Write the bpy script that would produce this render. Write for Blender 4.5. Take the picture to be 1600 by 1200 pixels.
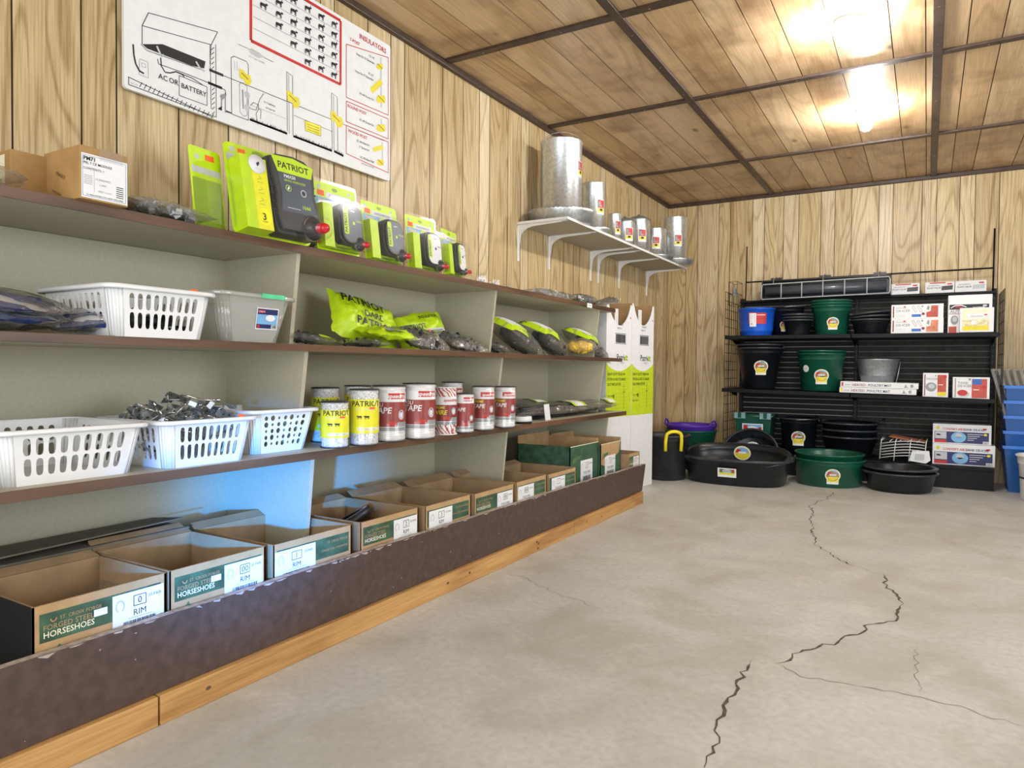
import bpy, math, random
from mathutils import Vector, Matrix, noise as mnoise
for o in list(bpy.data.objects): bpy.data.objects.remove(o, do_unlink=True)
SC = bpy.context.scene; COL = SC.collection
PI = math.pi

# ---------------------------------------------------------------- camera
FPX = 1090.99; YAW, PITCH, ROLL = .5361, -.0227, .0088
CAM = Vector((2.1754, 0.0, .8592))
FW = Vector((-math.sin(YAW)*math.cos(PITCH), math.cos(YAW)*math.cos(PITCH), math.sin(PITCH)))
_rt = Vector((math.cos(YAW), math.sin(YAW), 0)); _up = _rt.cross(FW)
RT = math.cos(ROLL)*_rt + math.sin(ROLL)*_up
UP = -math.sin(ROLL)*_rt + math.cos(ROLL)*_up
cd = bpy.data.cameras.new('camera'); cam = bpy.data.objects.new('camera', cd); COL.objects.link(cam)
cd.sensor_width = 36; cd.sensor_fit = 'HORIZONTAL'; cd.lens = FPX*36/1600; cd.clip_start = .02
cam.matrix_world = Matrix(((RT.x, UP.x, -FW.x, CAM.x), (RT.y, UP.y, -FW.y, CAM.y), (RT.z, UP.z, -FW.z, CAM.z), (0, 0, 0, 1)))
SC.camera = cam

# ---------------------------------------------------------------- world, exposure, daylight and added lamps
SC.view_settings.view_transform = 'Standard'; SC.view_settings.look = 'None'
SC.view_settings.gamma = 1; SC.view_settings.use_curve_mapping = False
SC.view_settings.exposure = 0.0
W = bpy.data.worlds.new('sky'); SC.world = W; W.use_nodes = True
W.node_tree.nodes['Background'].inputs[0].default_value = (.82, .9, 1, 1)
W.node_tree.nodes['Background'].inputs[1].default_value = 1.5

def area(name, loc, target, sx, sy, power, col, spread=180):
    l = bpy.data.lights.new(name, 'AREA'); l.shape = 'RECTANGLE'; l.size = sx; l.size_y = sy
    l.energy = power; l.color = col; l.spread = math.radians(spread)
    o = bpy.data.objects.new(name, l); COL.objects.link(o); o.location = loc
    o.rotation_euler = (Vector(target)-Vector(loc)).to_track_quat('-Z', 'Y').to_euler()
    return o
# added soft fill at the unseen rear opening; daylight through the right-hand window
area('rear_fill', (2.6, -2.35, 1.25), (2.0, 3, 1.0), 3.4, 2.1, 118, (.93, .97, 1))
area('daylight_window', (5.25, 2.2, 1.35), (1.0, 2.9, .9), 2.2, 1.2, 70, (.90, .96, 1))
# added narrow blue spot near the rear wall, tinting the bottom shelf
_s = bpy.data.lights.new('blue_patch_spot', 'SPOT'); _s.energy = 3600; _s.color = (.02, .30, 1); _s.spot_size = math.radians(9.0); _s.spot_blend = 1; _s.shadow_soft_size = .06
_o = bpy.data.objects.new('blue_patch_spot', _s); COL.objects.link(_o); _o.location = (3.45, -2.15, .78)
_o.rotation_euler = (Vector((.25, 1.64, .385))-_o.location).to_track_quat('-Z', 'Y').to_euler()

# ---------------------------------------------------------------- pixel -> place (photograph seen as 1600x1200)
def at(ax, val, px, py):
    d = RT*((px-800)/FPX) + UP*((600-py)/FPX) + FW
    i = 'xyz'.index(ax)
    return CAM + d*((val-CAM[i])/d[i])
def stand(px, py, z, r):
    p = at('z', z, px, py); d = Vector((p.x-CAM.x, p.y-CAM.y, 0)).normalized()
    return p + d*r
def facing(p):          # direction from a point to the camera, as an angle about z
    return math.atan2(CAM.y-p[1], CAM.x-p[0])

# ---------------------------------------------------------------- materials
MATS = {}
def nd(t, k, **kw):
    n = t.nodes.new(k)
    for a, b in kw.items(): setattr(n, a, b)
    return n
def mix(t, fac, a, b):
    m = t.nodes.new('ShaderNodeMix'); m.data_type = 'RGBA'
    for s, v in ((0, fac), (6, a), (7, b)):
        if isinstance(v, (int, float)): m.inputs[s].default_value = v
        elif isinstance(v, tuple): m.inputs[s].default_value = v if len(v) == 4 else (*v, 1)
        else: t.links.new(v, m.inputs[s])
    return m.outputs[2]
def ramp(t, src, stops):
    r = t.nodes.new('ShaderNodeValToRGB'); e = r.color_ramp.elements
    while len(e) < len(stops): e.new(.5)
    for i, (p, c) in enumerate(stops):
        e[i].position = p; e[i].color = (c, c, c, 1) if isinstance(c, (int, float)) else (*c, 1)
    t.links.new(src, r.inputs[0]); return r.outputs[0]
def base(name):
    m = bpy.data.materials.new(name); m.use_nodes = True; t = m.node_tree
    return m, t, t.nodes['Principled BSDF']
def srgb(r, g, b):
    f = lambda c: (c/255/12.92) if c/255 <= .04045 else ((c/255+.055)/1.055)**2.4
    return (f(r), f(g), f(b))
def pm(name, col, rough=.5, metal=0, nz=.08, sc=30, bump=0, spec=.5, stretch=(1, 1, 1)):
    """plain material with fine procedural mottling"""
    if name in MATS: return MATS[name]
    m, t, b = base(name)
    tc = nd(t, 'ShaderNodeTexCoord'); mp = nd(t, 'ShaderNodeMapping'); mp.inputs['Scale'].default_value = stretch
    t.links.new(tc.outputs['Object'], mp.inputs[0])
    n = nd(t, 'ShaderNodeTexNoise'); n.inputs['Scale'].default_value = sc; n.inputs['Detail'].default_value = 5
    t.links.new(mp.outputs[0], n.inputs[0])
    lo = tuple(max(0, c*(1-nz*1.6)) for c in col); hi = tuple(min(1, c*(1+nz*1.6)) for c in col)
    t.links.new(ramp(t, n.outputs[0], [(.3, lo), (.7, hi)]), b.inputs['Base Color'])
    b.inputs['Roughness'].default_value = rough; b.inputs['Metallic'].default_value = metal
    b.inputs['Specular IOR Level'].default_value = spec
    if bump:
        bp = nd(t, 'ShaderNodeBump'); bp.inputs['Strength'].default_value = bump; bp.inputs['Distance'].default_value = .003
        t.links.new(n.outputs[0], bp.inputs['Height']); t.links.new(bp.outputs[0], b.inputs['Normal'])
    MATS[name] = m; return m
def film(name, tint=(1, 1, 1), haze=.12, gloss=.35, bs=.25, bd=.002, nsc=45, rg=.1):
    if name in MATS: return MATS[name]
    m, t, b = base(name); out = t.nodes['Material Output']; t.nodes.remove(b)
    tr = nd(t, 'ShaderNodeBsdfTransparent'); tr.inputs[0].default_value = (*tint, 1)
    gl = nd(t, 'ShaderNodeBsdfGlossy'); gl.inputs['Roughness'].default_value = rg
    df = nd(t, 'ShaderNodeBsdfDiffuse'); df.inputs[0].default_value = (.75*tint[0], .77*tint[1], .78*tint[2], 1)
    n = nd(t, 'ShaderNodeTexNoise'); n.inputs['Scale'].default_value = nsc; n.inputs['Distortion'].default_value = 1.2
    tcf = nd(t, 'ShaderNodeTexCoord'); t.links.new(tcf.outputs['Object'], n.inputs[0])
    bp = nd(t, 'ShaderNodeBump'); bp.inputs['Strength'].default_value = bs; bp.inputs['Distance'].default_value = bd
    t.links.new(n.outputs[0], bp.inputs['Height']); t.links.new(bp.outputs[0], gl.inputs['Normal'])
    lw = nd(t, 'ShaderNodeLayerWeight'); lw.inputs[0].default_value = gloss
    m1 = nd(t, 'ShaderNodeMixShader'); m1.inputs[0].default_value = haze
    t.links.new(tr.outputs[0], m1.inputs[1]); t.links.new(df.outputs[0], m1.inputs[2])
    lw.inputs[0].default_value = .5; pw = nd(t, 'ShaderNodeMath', operation='POWER'); pw.inputs[1].default_value = 3; t.links.new(lw.outputs['Facing'], pw.inputs[0])
    ml = nd(t, 'ShaderNodeMath', operation='MULTIPLY_ADD'); ml.inputs[1].default_value = gloss; ml.inputs[2].default_value = gloss*.22; t.links.new(pw.outputs[0], ml.inputs[0])
    m2 = nd(t, 'ShaderNodeMixShader'); t.links.new(ml.outputs[0], m2.inputs[0])
    t.links.new(m1.outputs[0], m2.inputs[1]); t.links.new(gl.outputs[0], m2.inputs[2])
    t.links.new(m2.outputs[0], out.inputs[0]); MATS[name] = m; return m
def panel_wood(name, seed, light, dark, axis='z', cont=16, rough=.42, knots=False):
    """printed wood panelling with cathedral grain"""
    if name in MATS: return MATS[name]
    m, t, b = base(name)
    tc = nd(t, 'ShaderNodeTexCoord'); mp = nd(t, 'ShaderNodeMapping')
    long = .13; s = {'z': (1, 1, long), 'y': (1, long, 1), 'x': (long, 1, 1)}[axis]
    mp.inputs['Scale'].default_value = s; mp.inputs['Location'].default_value = (seed*3.1, seed*1.7, seed*2.3)
    t.links.new(tc.outputs['Object'], mp.inputs[0])
    n1 = nd(t, 'ShaderNodeTexNoise'); n1.inputs['Scale'].default_value = 4.6; n1.inputs['Detail'].default_value = 1.5
    n1.inputs['Distortion'].default_value = .5
    t.links.new(mp.outputs[0], n1.inputs[0])
    mu = nd(t, 'ShaderNodeMath', operation='MULTIPLY'); mu.inputs[1].default_value = cont*5.5
    t.links.new(n1.outputs[0], mu.inputs[0])
    sn = nd(t, 'ShaderNodeMath', operation='SINE'); t.links.new(mu.outputs[0], sn.inputs[0])
    rings = ramp(t, sn.outputs[0], [(0, 0), (.6, .3), (1, 1)])
    mp2 = nd(t, 'ShaderNodeMapping'); mp2.inputs['Scale'].default_value = tuple(1 if q == 1 else .035 for q in s)
    t.links.new(tc.outputs['Object'], mp2.inputs[0])
    n2 = nd(t, 'ShaderNodeTexNoise'); n2.inputs['Scale'].default_value = 160; n2.inputs['Detail'].default_value = 4
    t.links.new(mp2.outputs[0], n2.inputs[0])
    n3 = nd(t, 'ShaderNodeTexNoise'); n3.inputs['Scale'].default_value = 2.2; n3.inputs['Detail'].default_value = 3
    t.links.new(mp.outputs[0], n3.inputs[0])
    a = nd(t, 'ShaderNodeMath', operation='MULTIPLY_ADD'); t.links.new(rings, a.inputs[0]); a.inputs[1].default_value = .42
    t.links.new(ramp(t, n2.outputs[0], [(.36, 0), (.66, .48)]), a.inputs[2])
    a2 = nd(t, 'ShaderNodeMath', operation='ADD'); t.links.new(a.outputs[0], a2.inputs[0])
    t.links.new(ramp(t, n3.outputs[0], [(.35, 0), (.7, .38)]), a2.inputs[1])
    col = mix(t, a2.outputs[0], light, dark)
    if knots:
        mp3 = nd(t, 'ShaderNodeMapping'); mp3.inputs['Scale'].default_value = (1, .55, 1); mp3.inputs['Location'].default_value = (seed*1.3, seed*.7, 0)
        t.links.new(tc.outputs['Object'], mp3.inputs[0])
        v = nd(t, 'ShaderNodeTexVoronoi'); v.inputs['Scale'].default_value = 4.2; t.links.new(mp3.outputs[0], v.inputs[0])
        n4 = nd(t, 'ShaderNodeTexNoise'); n4.inputs['Scale'].default_value = 30; t.links.new(tc.outputs['Object'], n4.inputs[0])
        ad = nd(t, 'ShaderNodeMath', operation='MULTIPLY_ADD'); t.links.new(n4.outputs[0], ad.inputs[0]); ad.inputs[1].default_value = .06
        t.links.new(v.outputs['Distance'], ad.inputs[2])
        k = ramp(t, ad.outputs[0], [(.055, .85), (.085, .5), (.14, 0)])
        col = mix(t, k, col, (.09, .045, .02))
        n5 = nd(t, 'ShaderNodeTexNoise'); n5.inputs['Scale'].default_value = 3.5; n5.inputs['Detail'].default_value = 6
        t.links.new(tc.outputs['Object'], n5.inputs[0])
        col = mix(t, ramp(t, n5.outputs[0], [(.5, 0), (.68, .55)]), col, (.20, .10, .045))
    t.links.new(col, b.inputs['Base Color'])
    b.inputs['Roughness'].default_value = rough
    bp = nd(t, 'ShaderNodeBump'); bp.inputs['Strength'].default_value = .12; bp.inputs['Distance'].default_value = .001
    t.links.new(n2.outputs[0], bp.inputs['Height']); t.links.new(bp.outputs[0], b.inputs['Normal'])
    MATS[name] = m; return m
def galv(name='galvanized steel', col=(.62, .66, .68), rough=.36):
    if name in MATS: return MATS[name]
    m, t, b = base(name)
    v = nd(t, 'ShaderNodeTexVoronoi'); v.inputs['Scale'].default_value = 70
    tc = nd(t, 'ShaderNodeTexCoord'); t.links.new(tc.outputs['Object'], v.inputs[0])
    t.links.new(mix(t, ramp(t, v.outputs['Color'], [(0, 0), (1, 1)]), tuple(c*.82 for c in col), tuple(min(1, c*1.15) for c in col)), b.inputs['Base Color'])
    b.inputs['Metallic'].default_value = .85; b.inputs['Roughness'].default_value = rough
    MATS[name] = m; return m
def emit(name, col, s):
    m, t, b = base(name); b.inputs['Emission Color'].default_value = (*col, 1); b.inputs['Emission Strength'].default_value = s
    b.inputs['Base Color'].default_value = (*col, 1); MATS[name] = m; return m

M = dict(
 white=pm('white print', (.82, .83, .84), .55, nz=.02), black=pm('black print', (.012, .012, .014), .5, nz=.05),
 grey=pm('grey print', (.3, .31, .33), .5, nz=.05), lgrey=pm('light grey print', (.55, .57, .6), .5, nz=.03),
 lime=pm('lime print', (.55, .78, .01), .4, nz=.04), limed=pm('dark lime print', (.26, .42, .01), .45, nz=.06),
 yellow=pm('yellow print', (.86, .83, .01), .45, nz=.03), gold=pm('gold print', (.80, .68, .03), .5, nz=.04),
 red=pm('red print', (.55, .02, .02), .45, nz=.04), dred=pm('dark red print', (.25, .015, .018), .4, nz=.05),
 orange=pm('orange sticker', (.95, .13, .01), .5, nz=.03), blue=pm('blue print', (.03, .13, .5), .45, nz=.04),
 navy=pm('navy print', (.012, .018, .12), .45, nz=.05), sky=pm('light blue print', (.2, .45, .75), .45, nz=.05),
 green=pm('dark green print', (.042, .105, .06), .55, nz=.28, sc=22), green2=pm('olive green print', (.10, .17, .07), .55, nz=.15),
 cream=pm('cream print', (.85, .82, .6), .5, nz=.03), brick=pm('brick red print', (.5, .08, .05), .5, nz=.1),
 kraft=pm('kraft cardboard', (.47, .30, .145), .85, nz=.08, sc=18, bump=.15), insul=pm('dark insulator plastic', (.012, .015, .022), .22, nz=.2, spec=.6), wirep=pm('pale coated wire', (.52, .53, .52), .35, nz=.05),
 rimb=pm('black rim highlight', (.035, .04, .048), .28, nz=.2),  # lighter than the tubs: edge highlight put into the rim colour
 oldbox=pm('dusty dark carton', (.17, .155, .115), .8, nz=.15, sc=14),
 kraftd=pm('inner cardboard', (.36, .24, .13), .9, nz=.1, sc=14, bump=.15),
 kraft2=pm('brown carton', (.40, .235, .085), .8, nz=.08, sc=18, bump=.1),
 slate=pm('slate face', (.06, .085, .125), .35, nz=.05), dark=pm('charcoal plastic', (.03, .033, .037), .4, nz=.08),
 redp=pm('red knob plastic', (.6, .015, .03), .3, nz=.05),
 blackp=pm('black tub rubber', (.006, .008, .012), .33, nz=.25, sc=14, bump=.12), blackr=pm('matte black rubber', (.016, .018, .021), .42, nz=.25, sc=22, bump=.2),
 greenp=pm('dark green tub plastic', (.006, .085, .05), .3, nz=.1, sc=10), bluep=pm('blue bucket plastic', (.01, .10, .62), .28, nz=.06, sc=10),
 purple=pm('purple tub plastic', (.10, .03, .42), .4, nz=.08, sc=10), basket=pm('white basket plastic', (.82, .83, .84), .35, nz=.02, sc=12),
 tote=film('blue translucent tote', (.04, .24, .75), .55, .25), clear=film('clear plastic', (1, 1, 1), .07, .25),
 blister=film('clear blister', (1, 1, 1), .012, .2, .1), bag=film('clear bag film', (1, 1, 1), .085, .75, 1.0, .014, 34, .14), milky=film('frosted bin plastic', (.98, .98, .95), .30, .4),
 galv=galv(), galvd=galv('dull galvanized', (.42, .45, .47), .42),
 steel=pm('zinc wire', (.6, .6, .6), .3, 1, nz=.1), chrome=pm('bright hardware', (.68, .67, .64), .22, 1, nz=.15),
 whitem=pm('white painted shelf', (.8, .79, .77), .45, nz=.03), blackm=pm('black powder coat', (.006, .0065, .008), .5, nz=.2, sc=60, bump=.1, spec=.22),
 fixt=pm('gondola panel', (.03, .027, .023), .6, nz=.2, sc=25, spec=.2), yellowp=pm('yellow rope grip', (.9, .72, .02), .4, nz=.05),
 lam=pm('pale shelf laminate', (.455, .425, .315), .5, nz=.035, sc=90), lamd=pm('particle board underside', (.47, .44, .35), .7, nz=.05, sc=80),
 edge=pm('walnut edge band', (.115, .058, .031), .4, nz=.35, sc=14, stretch=(1, .12, 1)), fboard=pm('brown painted board', (.078, .047, .038), .5, nz=.16, sc=40, bump=.1),
 chip=pm('chipped board edge', (.42, .36, .32), .8, nz=.25, sc=60), lumber=panel_wood('pine rail', 5, (.62, .36, .13), (.36, .17, .05), 'y', 6, .55),
 beam=pm('dark brown batten', (.055, .032, .022), .45, nz=.2, sc=25), nail=pm('nail head', (.6, .6, .6), .3, 1),
 yelins=pm('yellow insulator plastic', (.95, .6, .02), .35, nz=.08), porc=pm('porcelain', (.8, .78, .72), .3, nz=.02),
)

# ---------------------------------------------------------------- mesh builder
TXT = {}
def text_mesh(s, weight=0.0, squeeze=1.0):
    k = (s, weight)
    if k not in TXT:
        c = bpy.data.curves.new('t', 'FONT'); c.body = s; c.size = 1; c.offset = weight; c.resolution_u = 2
        o = bpy.data.objects.new('t', c); me = bpy.data.meshes.new_from_object(o)
        vs = [v.co.xy.copy() for v in me.vertices]; fs = [tuple(p.vertices) for p in me.polygons]
        x0 = min([v.x for v in vs] or [0]); x1 = max([v.x for v in vs] or [0])
        TXT[k] = (vs, fs, x0, x1)
        bpy.data.objects.remove(o); bpy.data.curves.remove(c); bpy.data.meshes.remove(me)
    return TXT[k]
def flat(o, u, v):
    o = Vector(o); u = Vector(u).normalized(); v = Vector(v).normalized(); n = u.cross(v)
    return lambda s, t, h=0: o + u*s + v*t + n*h
def cone(c, r0, r1, H, th0):        # s = arc length to the right as seen from outside, t = height
    c = Vector(c)
    def f(s, t, h=0):
        r = r0+(r1-r0)*t/H; a = th0 + s/max(.5*(r0+r1), 1e-4); r += h
        return c + Vector((r*math.cos(a), r*math.sin(a), t))
    return f
class MB:
    def __init__(s): s.v = []; s.f = []; s.m = []; s.sm = []; s.mats = []; s.X = None
    def mi(s, m):
        if isinstance(m, str): m = M[m]
        if m not in s.mats: s.mats.append(m)
        return s.mats.index(m)
    def av(s, p):
        p = Vector(p); s.v.append(s.X @ p if s.X else p); return len(s.v)-1
    def face(s, idx, m, smooth=False): s.f.append(tuple(idx)); s.m.append(s.mi(m)); s.sm.append(smooth)
    def poly(s, pts, m): s.face([s.av(p) for p in pts], m)
    def box(s, x0, y0, z0, x1, y1, z1, m, R=None):
        c = Vector(((x0+x1)/2, (y0+y1)/2, (z0+z1)/2))
        P = [Vector((x, y, z)) for z in (z0, z1) for y in (y0, y1) for x in (x0, x1)]
        if R is not None: P = [c + R @ (p-c) for p in P]
        i = [s.av(p) for p in P]
        for q in ((0, 2, 3, 1), (4, 5, 7, 6), (0, 1, 5, 4), (2, 6, 7, 3), (0, 4, 6, 2), (1, 3, 7, 5)): s.face([i[k] for k in q], m)
        return s
    def prism(s, pts, d, m, msides=None):        # polygon pts (3D, ccw seen against d) extruded by vector d
        d = Vector(d); a = [s.av(p) for p in pts]; b = [s.av(Vector(p)+d) for p in pts]; n = len(a)
        s.face(a[::-1], m); s.face(b, m)
        for i in range(n): s.face((a[i], a[(i+1) % n], b[(i+1) % n], b[i]), msides or m)
        return s
    def lathe(s, prof, m, c=(0, 0, 0), seg=40, sx=1, sy=1, flute=None, cap0=False, cap1=False):
        c = Vector(c); rings = []
        for k, (r, z) in enumerate(prof):
            ring = []
            for i in range(seg):
                a = 2*PI*i/seg; rr = r
                if flute and k in flute: rr = r*(1+flute[k]*(1 if i % 2 else -1))
                ring.append(s.av(c+Vector((rr*sx*math.cos(a), rr*sy*math.sin(a), z))))
            rings.append(ring)
        for a, b in zip(rings, rings[1:]):
            for i in range(seg): s.face((a[i], a[(i+1) % seg], b[(i+1) % seg], b[i]), m, True)
        if cap0: s.face(rings[0][::-1], m)
        if cap1: s.face(rings[-1], m)
        return s
    def tube(s, pts, r, m, seg=8, closed=False, cap=True):
        pts = [Vector(p) for p in pts]; n = len(pts); rings = []; prev = None
        for i, p in enumerate(pts):
            if closed: d = pts[(i+1) % n]-pts[i-1]
            else: d = pts[min(i+1, n-1)]-pts[max(i-1, 0)]
            d.normalize()
            if prev is None:
                a = Vector((0, 0, 1)) if abs(d.z) < .9 else Vector((1, 0, 0)); u = d.cross(a).normalized()
            else: u = (prev - d*prev.dot(d)).normalized()
            prev = u; w = d.cross(u)
            rings.append([s.av(p+(u*math.cos(2*PI*k/seg)+w*math.sin(2*PI*k/seg))*r) for k in range(seg)])
        prs = list(zip(rings, rings[1:])) + ([(rings[-1], rings[0])] if closed else [])
        for a, b in prs:
            for k in range(seg): s.face((a[k], a[(k+1) % seg], b[(k+1) % seg], b[k]), m, True)
        if cap and not closed: s.face(rings[0][::-1], m); s.face(rings[-1], m)
        return s
    # printed marks on a surface map S(s, t, h)
    def rect(s, S, a, b, c, d, m, lv=1, n=1):
        h = .00035*lv
        for i in range(n):
            x0 = a+(c-a)*i/n; x1 = a+(c-a)*(i+1)/n
            s.poly((S(x0, b, h), S(x1, b, h), S(x1, d, h), S(x0, d, h)), m)
    def pg(s, S, pts, m, lv=1): s.poly([S(x, y, .00035*lv) for x, y in pts], m)
    def ell(s, S, cx, cy, rx, ry, m, lv=1, n=20): s.pg(S, [(cx+rx*math.cos(2*PI*i/n), cy+ry*math.sin(2*PI*i/n)) for i in range(n)], m, lv)
    def line(s, S, pts, w, m, lv=2):
        for (x0, y0), (x1, y1) in zip(pts, pts[1:]):
            L = math.hypot(x1-x0, y1-y0) or 1; nx, ny = -(y1-y0)/L*w/2, (x1-x0)/L*w/2
            s.pg(S, [(x0-nx, y0-ny), (x1-nx, y1-ny), (x1+nx, y1+ny), (x0+nx, y0+ny)], m, lv)
    def frame(s, S, a, b, c, d, w, m, lv=2): s.line(S, [(a, b), (c, b), (c, d), (a, d), (a, b)], w, m, lv)
    def text(s, S, st, x, y, size, m, al='c', lv=3, w=0.0, sq=1.0, rot=0, shear=0):
        vs, fs, x0, x1 = text_mesh(st, w); W_ = (x1-x0)*size*sq
        off = {'c': -W_/2, 'l': 0, 'r': -W_}[al]; ca, sa = math.cos(rot), math.sin(rot); idx = []
        for v in vs:
            a = (v.x-x0)*size*sq + off + shear*v.y*size; b = v.y*size
            idx.append(s.av(S(x+a*ca-b*sa, y+a*sa+b*ca, .00035*lv)))
        for f in fs: s.face([idx[k] for k in f], m)
    def build(s, name, par=None, mods=(), **props):
        me = bpy.data.meshes.new(name); me.from_pydata([tuple(v) for v in s.v], [], s.f)
        for m in s.mats: me.materials.append(m)
        me.polygons.foreach_set('material_index', s.m); me.polygons.foreach_set('use_smooth', s.sm); me.update()
        o = bpy.data.objects.new(name, me); COL.objects.link(o)
        if par: o.parent = par
        for md in mods:
            if md[0] == 'bevel':
                b = o.modifiers.new('b', 'BEVEL'); b.width = md[1]; b.segments = 2; b.limit_method = 'ANGLE'; b.angle_limit = .7
            if md[0] == 'solid':
                b = o.modifiers.new('s', 'SOLIDIFY'); b.thickness = md[1]; b.offset = md[2] if len(md) > 2 else -1
            if md[0] == 'sub':
                b = o.modifiers.new('u', 'SUBSURF'); b.levels = b.render_levels = md[1]
        for k, v in props.items(): o[k] = v
        return o
def tag(o, label, cat, group=None):
    o['label'] = label; o['category'] = cat
    if group: o['group'] = group
    return o
def thing(name, label, cat, loc=(0, 0, 0), rz=0, group=None, rx=0, ry=0):
    o = bpy.data.objects.new(name, None); COL.objects.link(o); o.empty_display_size = .05
    o.location = loc; o.rotation_euler = (rx, ry, rz); return tag(o, label, cat, group)
def dup(o, loc=None, rz=None, label=None, group=None, par=None):
    kids = [k for k in KIDS(o)]
    c = o.copy(); COL.objects.link(c); c.parent = par
    if loc is not None: c.location = loc
    if rz is not None: c.rotation_euler.z = rz
    if label: c['label'] = label
    if group: c['group'] = group
    for k in kids: dup(k, par=c)
    return c
def KIDS(o): return [k for k in bpy.data.objects if k.parent == o]
# ================================================================ the room
H = 2.44; YB = 6.585; XR = 5.2; YR = -2.3
random.seed(4)
WOODS = [panel_wood('panelling %d' % i, i+1, l, d) for i, (l, d) in enumerate([
    ((.75, .60, .355), (.36, .235, .10)), ((.70, .545, .30), (.33, .21, .085)), ((.79, .665, .44), (.43, .30, .145)), ((.73, .575, .325), (.35, .225, .09))])]
GRV = pm('panel groove', (.06, .04, .022), .8)
def plank_wall(name, o, u, L, z0, z1, grooves, holes=()):
    """wall of planks along direction u from o; n points into the room"""
    mb = MB(); o = Vector(o); u = Vector(u); n = Vector((0, 0, 1)).cross(u)*-1
    n = -u.cross(Vector((0, 0, 1))) if False else Vector((-u.y, u.x, 0))
    g = [0]+list(grooves)+[L]
    def q(a, b, za, zb, h, m): mb.poly((o+u*a+n*h+Vector((0, 0, za)), o+u*b+n*h+Vector((0, 0, za)), o+u*b+n*h+Vector((0, 0, zb)), o+u*a+n*h+Vector((0, 0, zb))), m)
    last = -1
    for i in range(len(g)-1):
        a, b = g[i]+.0025, g[i+1]-.0025
        k = random.choice([j for j in range(4) if j != last]); last = k
        zs = [(z0, z1)]
        for (ha, hb, hz0, hz1) in holes:
            if a < hb and b > ha: zs = [(z0, hz0), (hz1, z1)]
        for za, zb in zs:
            q(a, b, za, zb, 0, WOODS[k])
            q(b, b+.005, za, zb, -.003, GRV)
    # solid backing
    for (za, zb, a, b) in ([(z0, z1, 0, L)] if not holes else [(z0, holes[0][2], 0, L), (holes[0][3], z1, 0, L), (holes[0][2], holes[0][3], 0, holes[0][0]), (holes[0][2], holes[0][3], holes[0][1], L)]):
        if zb-za < .01: continue
        P = [o+u*a-n*.004, o+u*b-n*.004, o+u*b-n*.1, o+u*a-n*.1]
        mb.prism([p+Vector((0, 0, za)) for p in P][::-1], (0, 0, zb-za), GRV)
    return mb.build(name, kind='structure')
def groove_list(L, known=(), rnd=7):
    r = random.Random(rnd); out = sorted(known); x = 0
    pat = [.105, .20, .10, .155, .205, .105, .16, .187]     # 1.22 m sheet with uneven boards
    i = 0; a = []
    while x < L-.05:
        x += pat[i % 8]; i += 1; a.append(round(x, 3))
    if known:
        a = [g for g in a if g < min(known)-.06 or g > max(known)+.06]
    return sorted(g for g in a+list(known) if .03 < g < L-.03)
# left wall along +y seen from the room at x>0: run it from far to near so the normal points to +x
gl = [.959, 1.142, 1.247, 1.456, 1.65, 1.86, 1.965, 2.091]
L = YB-YR
kn = [YB-g for g in gl]
plank_wall('wall_left', (0, YB, 0), (0, -1, 0), L, 0, H, groove_list(L, sorted(kn), 3))
gb = [.18, .29, .487, .59, .79, .893, .95+.105, 1.18, 1.36, 1.47, 1.60, 1.805, 1.909, 2.114, 2.216, 2.372, 2.474, 2.631]
plank_wall('wall_back', (0, YB, 0), (-1, 0, 0), .0001, 0, .0001, []) if False else None
mbx = None
def back():
    g = [XR-x for x in gb]+[XR-x for x in (2.83, 2.94, 3.14, 3.25, 3.40, 3.6, 3.7, 3.86, 4.05, 4.15, 4.35, 4.46, 4.62, 4.82, 4.93, 5.1)]
    plank_wall('wall_back', (XR, YB, 0), (-1, 0, 0), XR, 0, H, sorted(g))
back()
plank_wall('wall_right', (XR, YR, 0), (0, 1, 0), L, 0, H, groove_list(L), holes=[(2.5, 5.9, .45, 2.0)])
plank_wall('wall_rear', (0, YR, 0), (1, 0, 0), XR, 0, H, groove_list(XR), holes=[(.7, 4.5, .0, 2.2)])
# window frame in the right wall, unseen rear door added to let daylight in
mb = MB()
for a in ((XR-.03, YR+2.42, .40, XR+.08, YR+2.5, 2.05), (XR-.03, YR+5.87, .40, XR+.08, YR+5.95, 2.05), (XR-.03, YR+2.5, .40, XR+.08, YR+5.87, .47), (XR-.03, YR+2.5, 1.98, XR+.08, YR+5.87, 2.05), (XR, YR+4.25, .47, XR+.04, YR+4.3, 1.98)): mb.box(*a, 'whitem')
mb.build('window_1', kind='structure')
mb = MB()
for a in ((.62, YR-.08, 0, .72, YR+.03, 2.28), (4.48, YR-.08, 0, 4.58, YR+.03, 2.28), (.72, YR-.08, 2.18, 4.48, YR+.03, 2.28)): mb.box(*a, 'whitem')
mb.build('added_rear_door_1', kind='structure')

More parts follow.
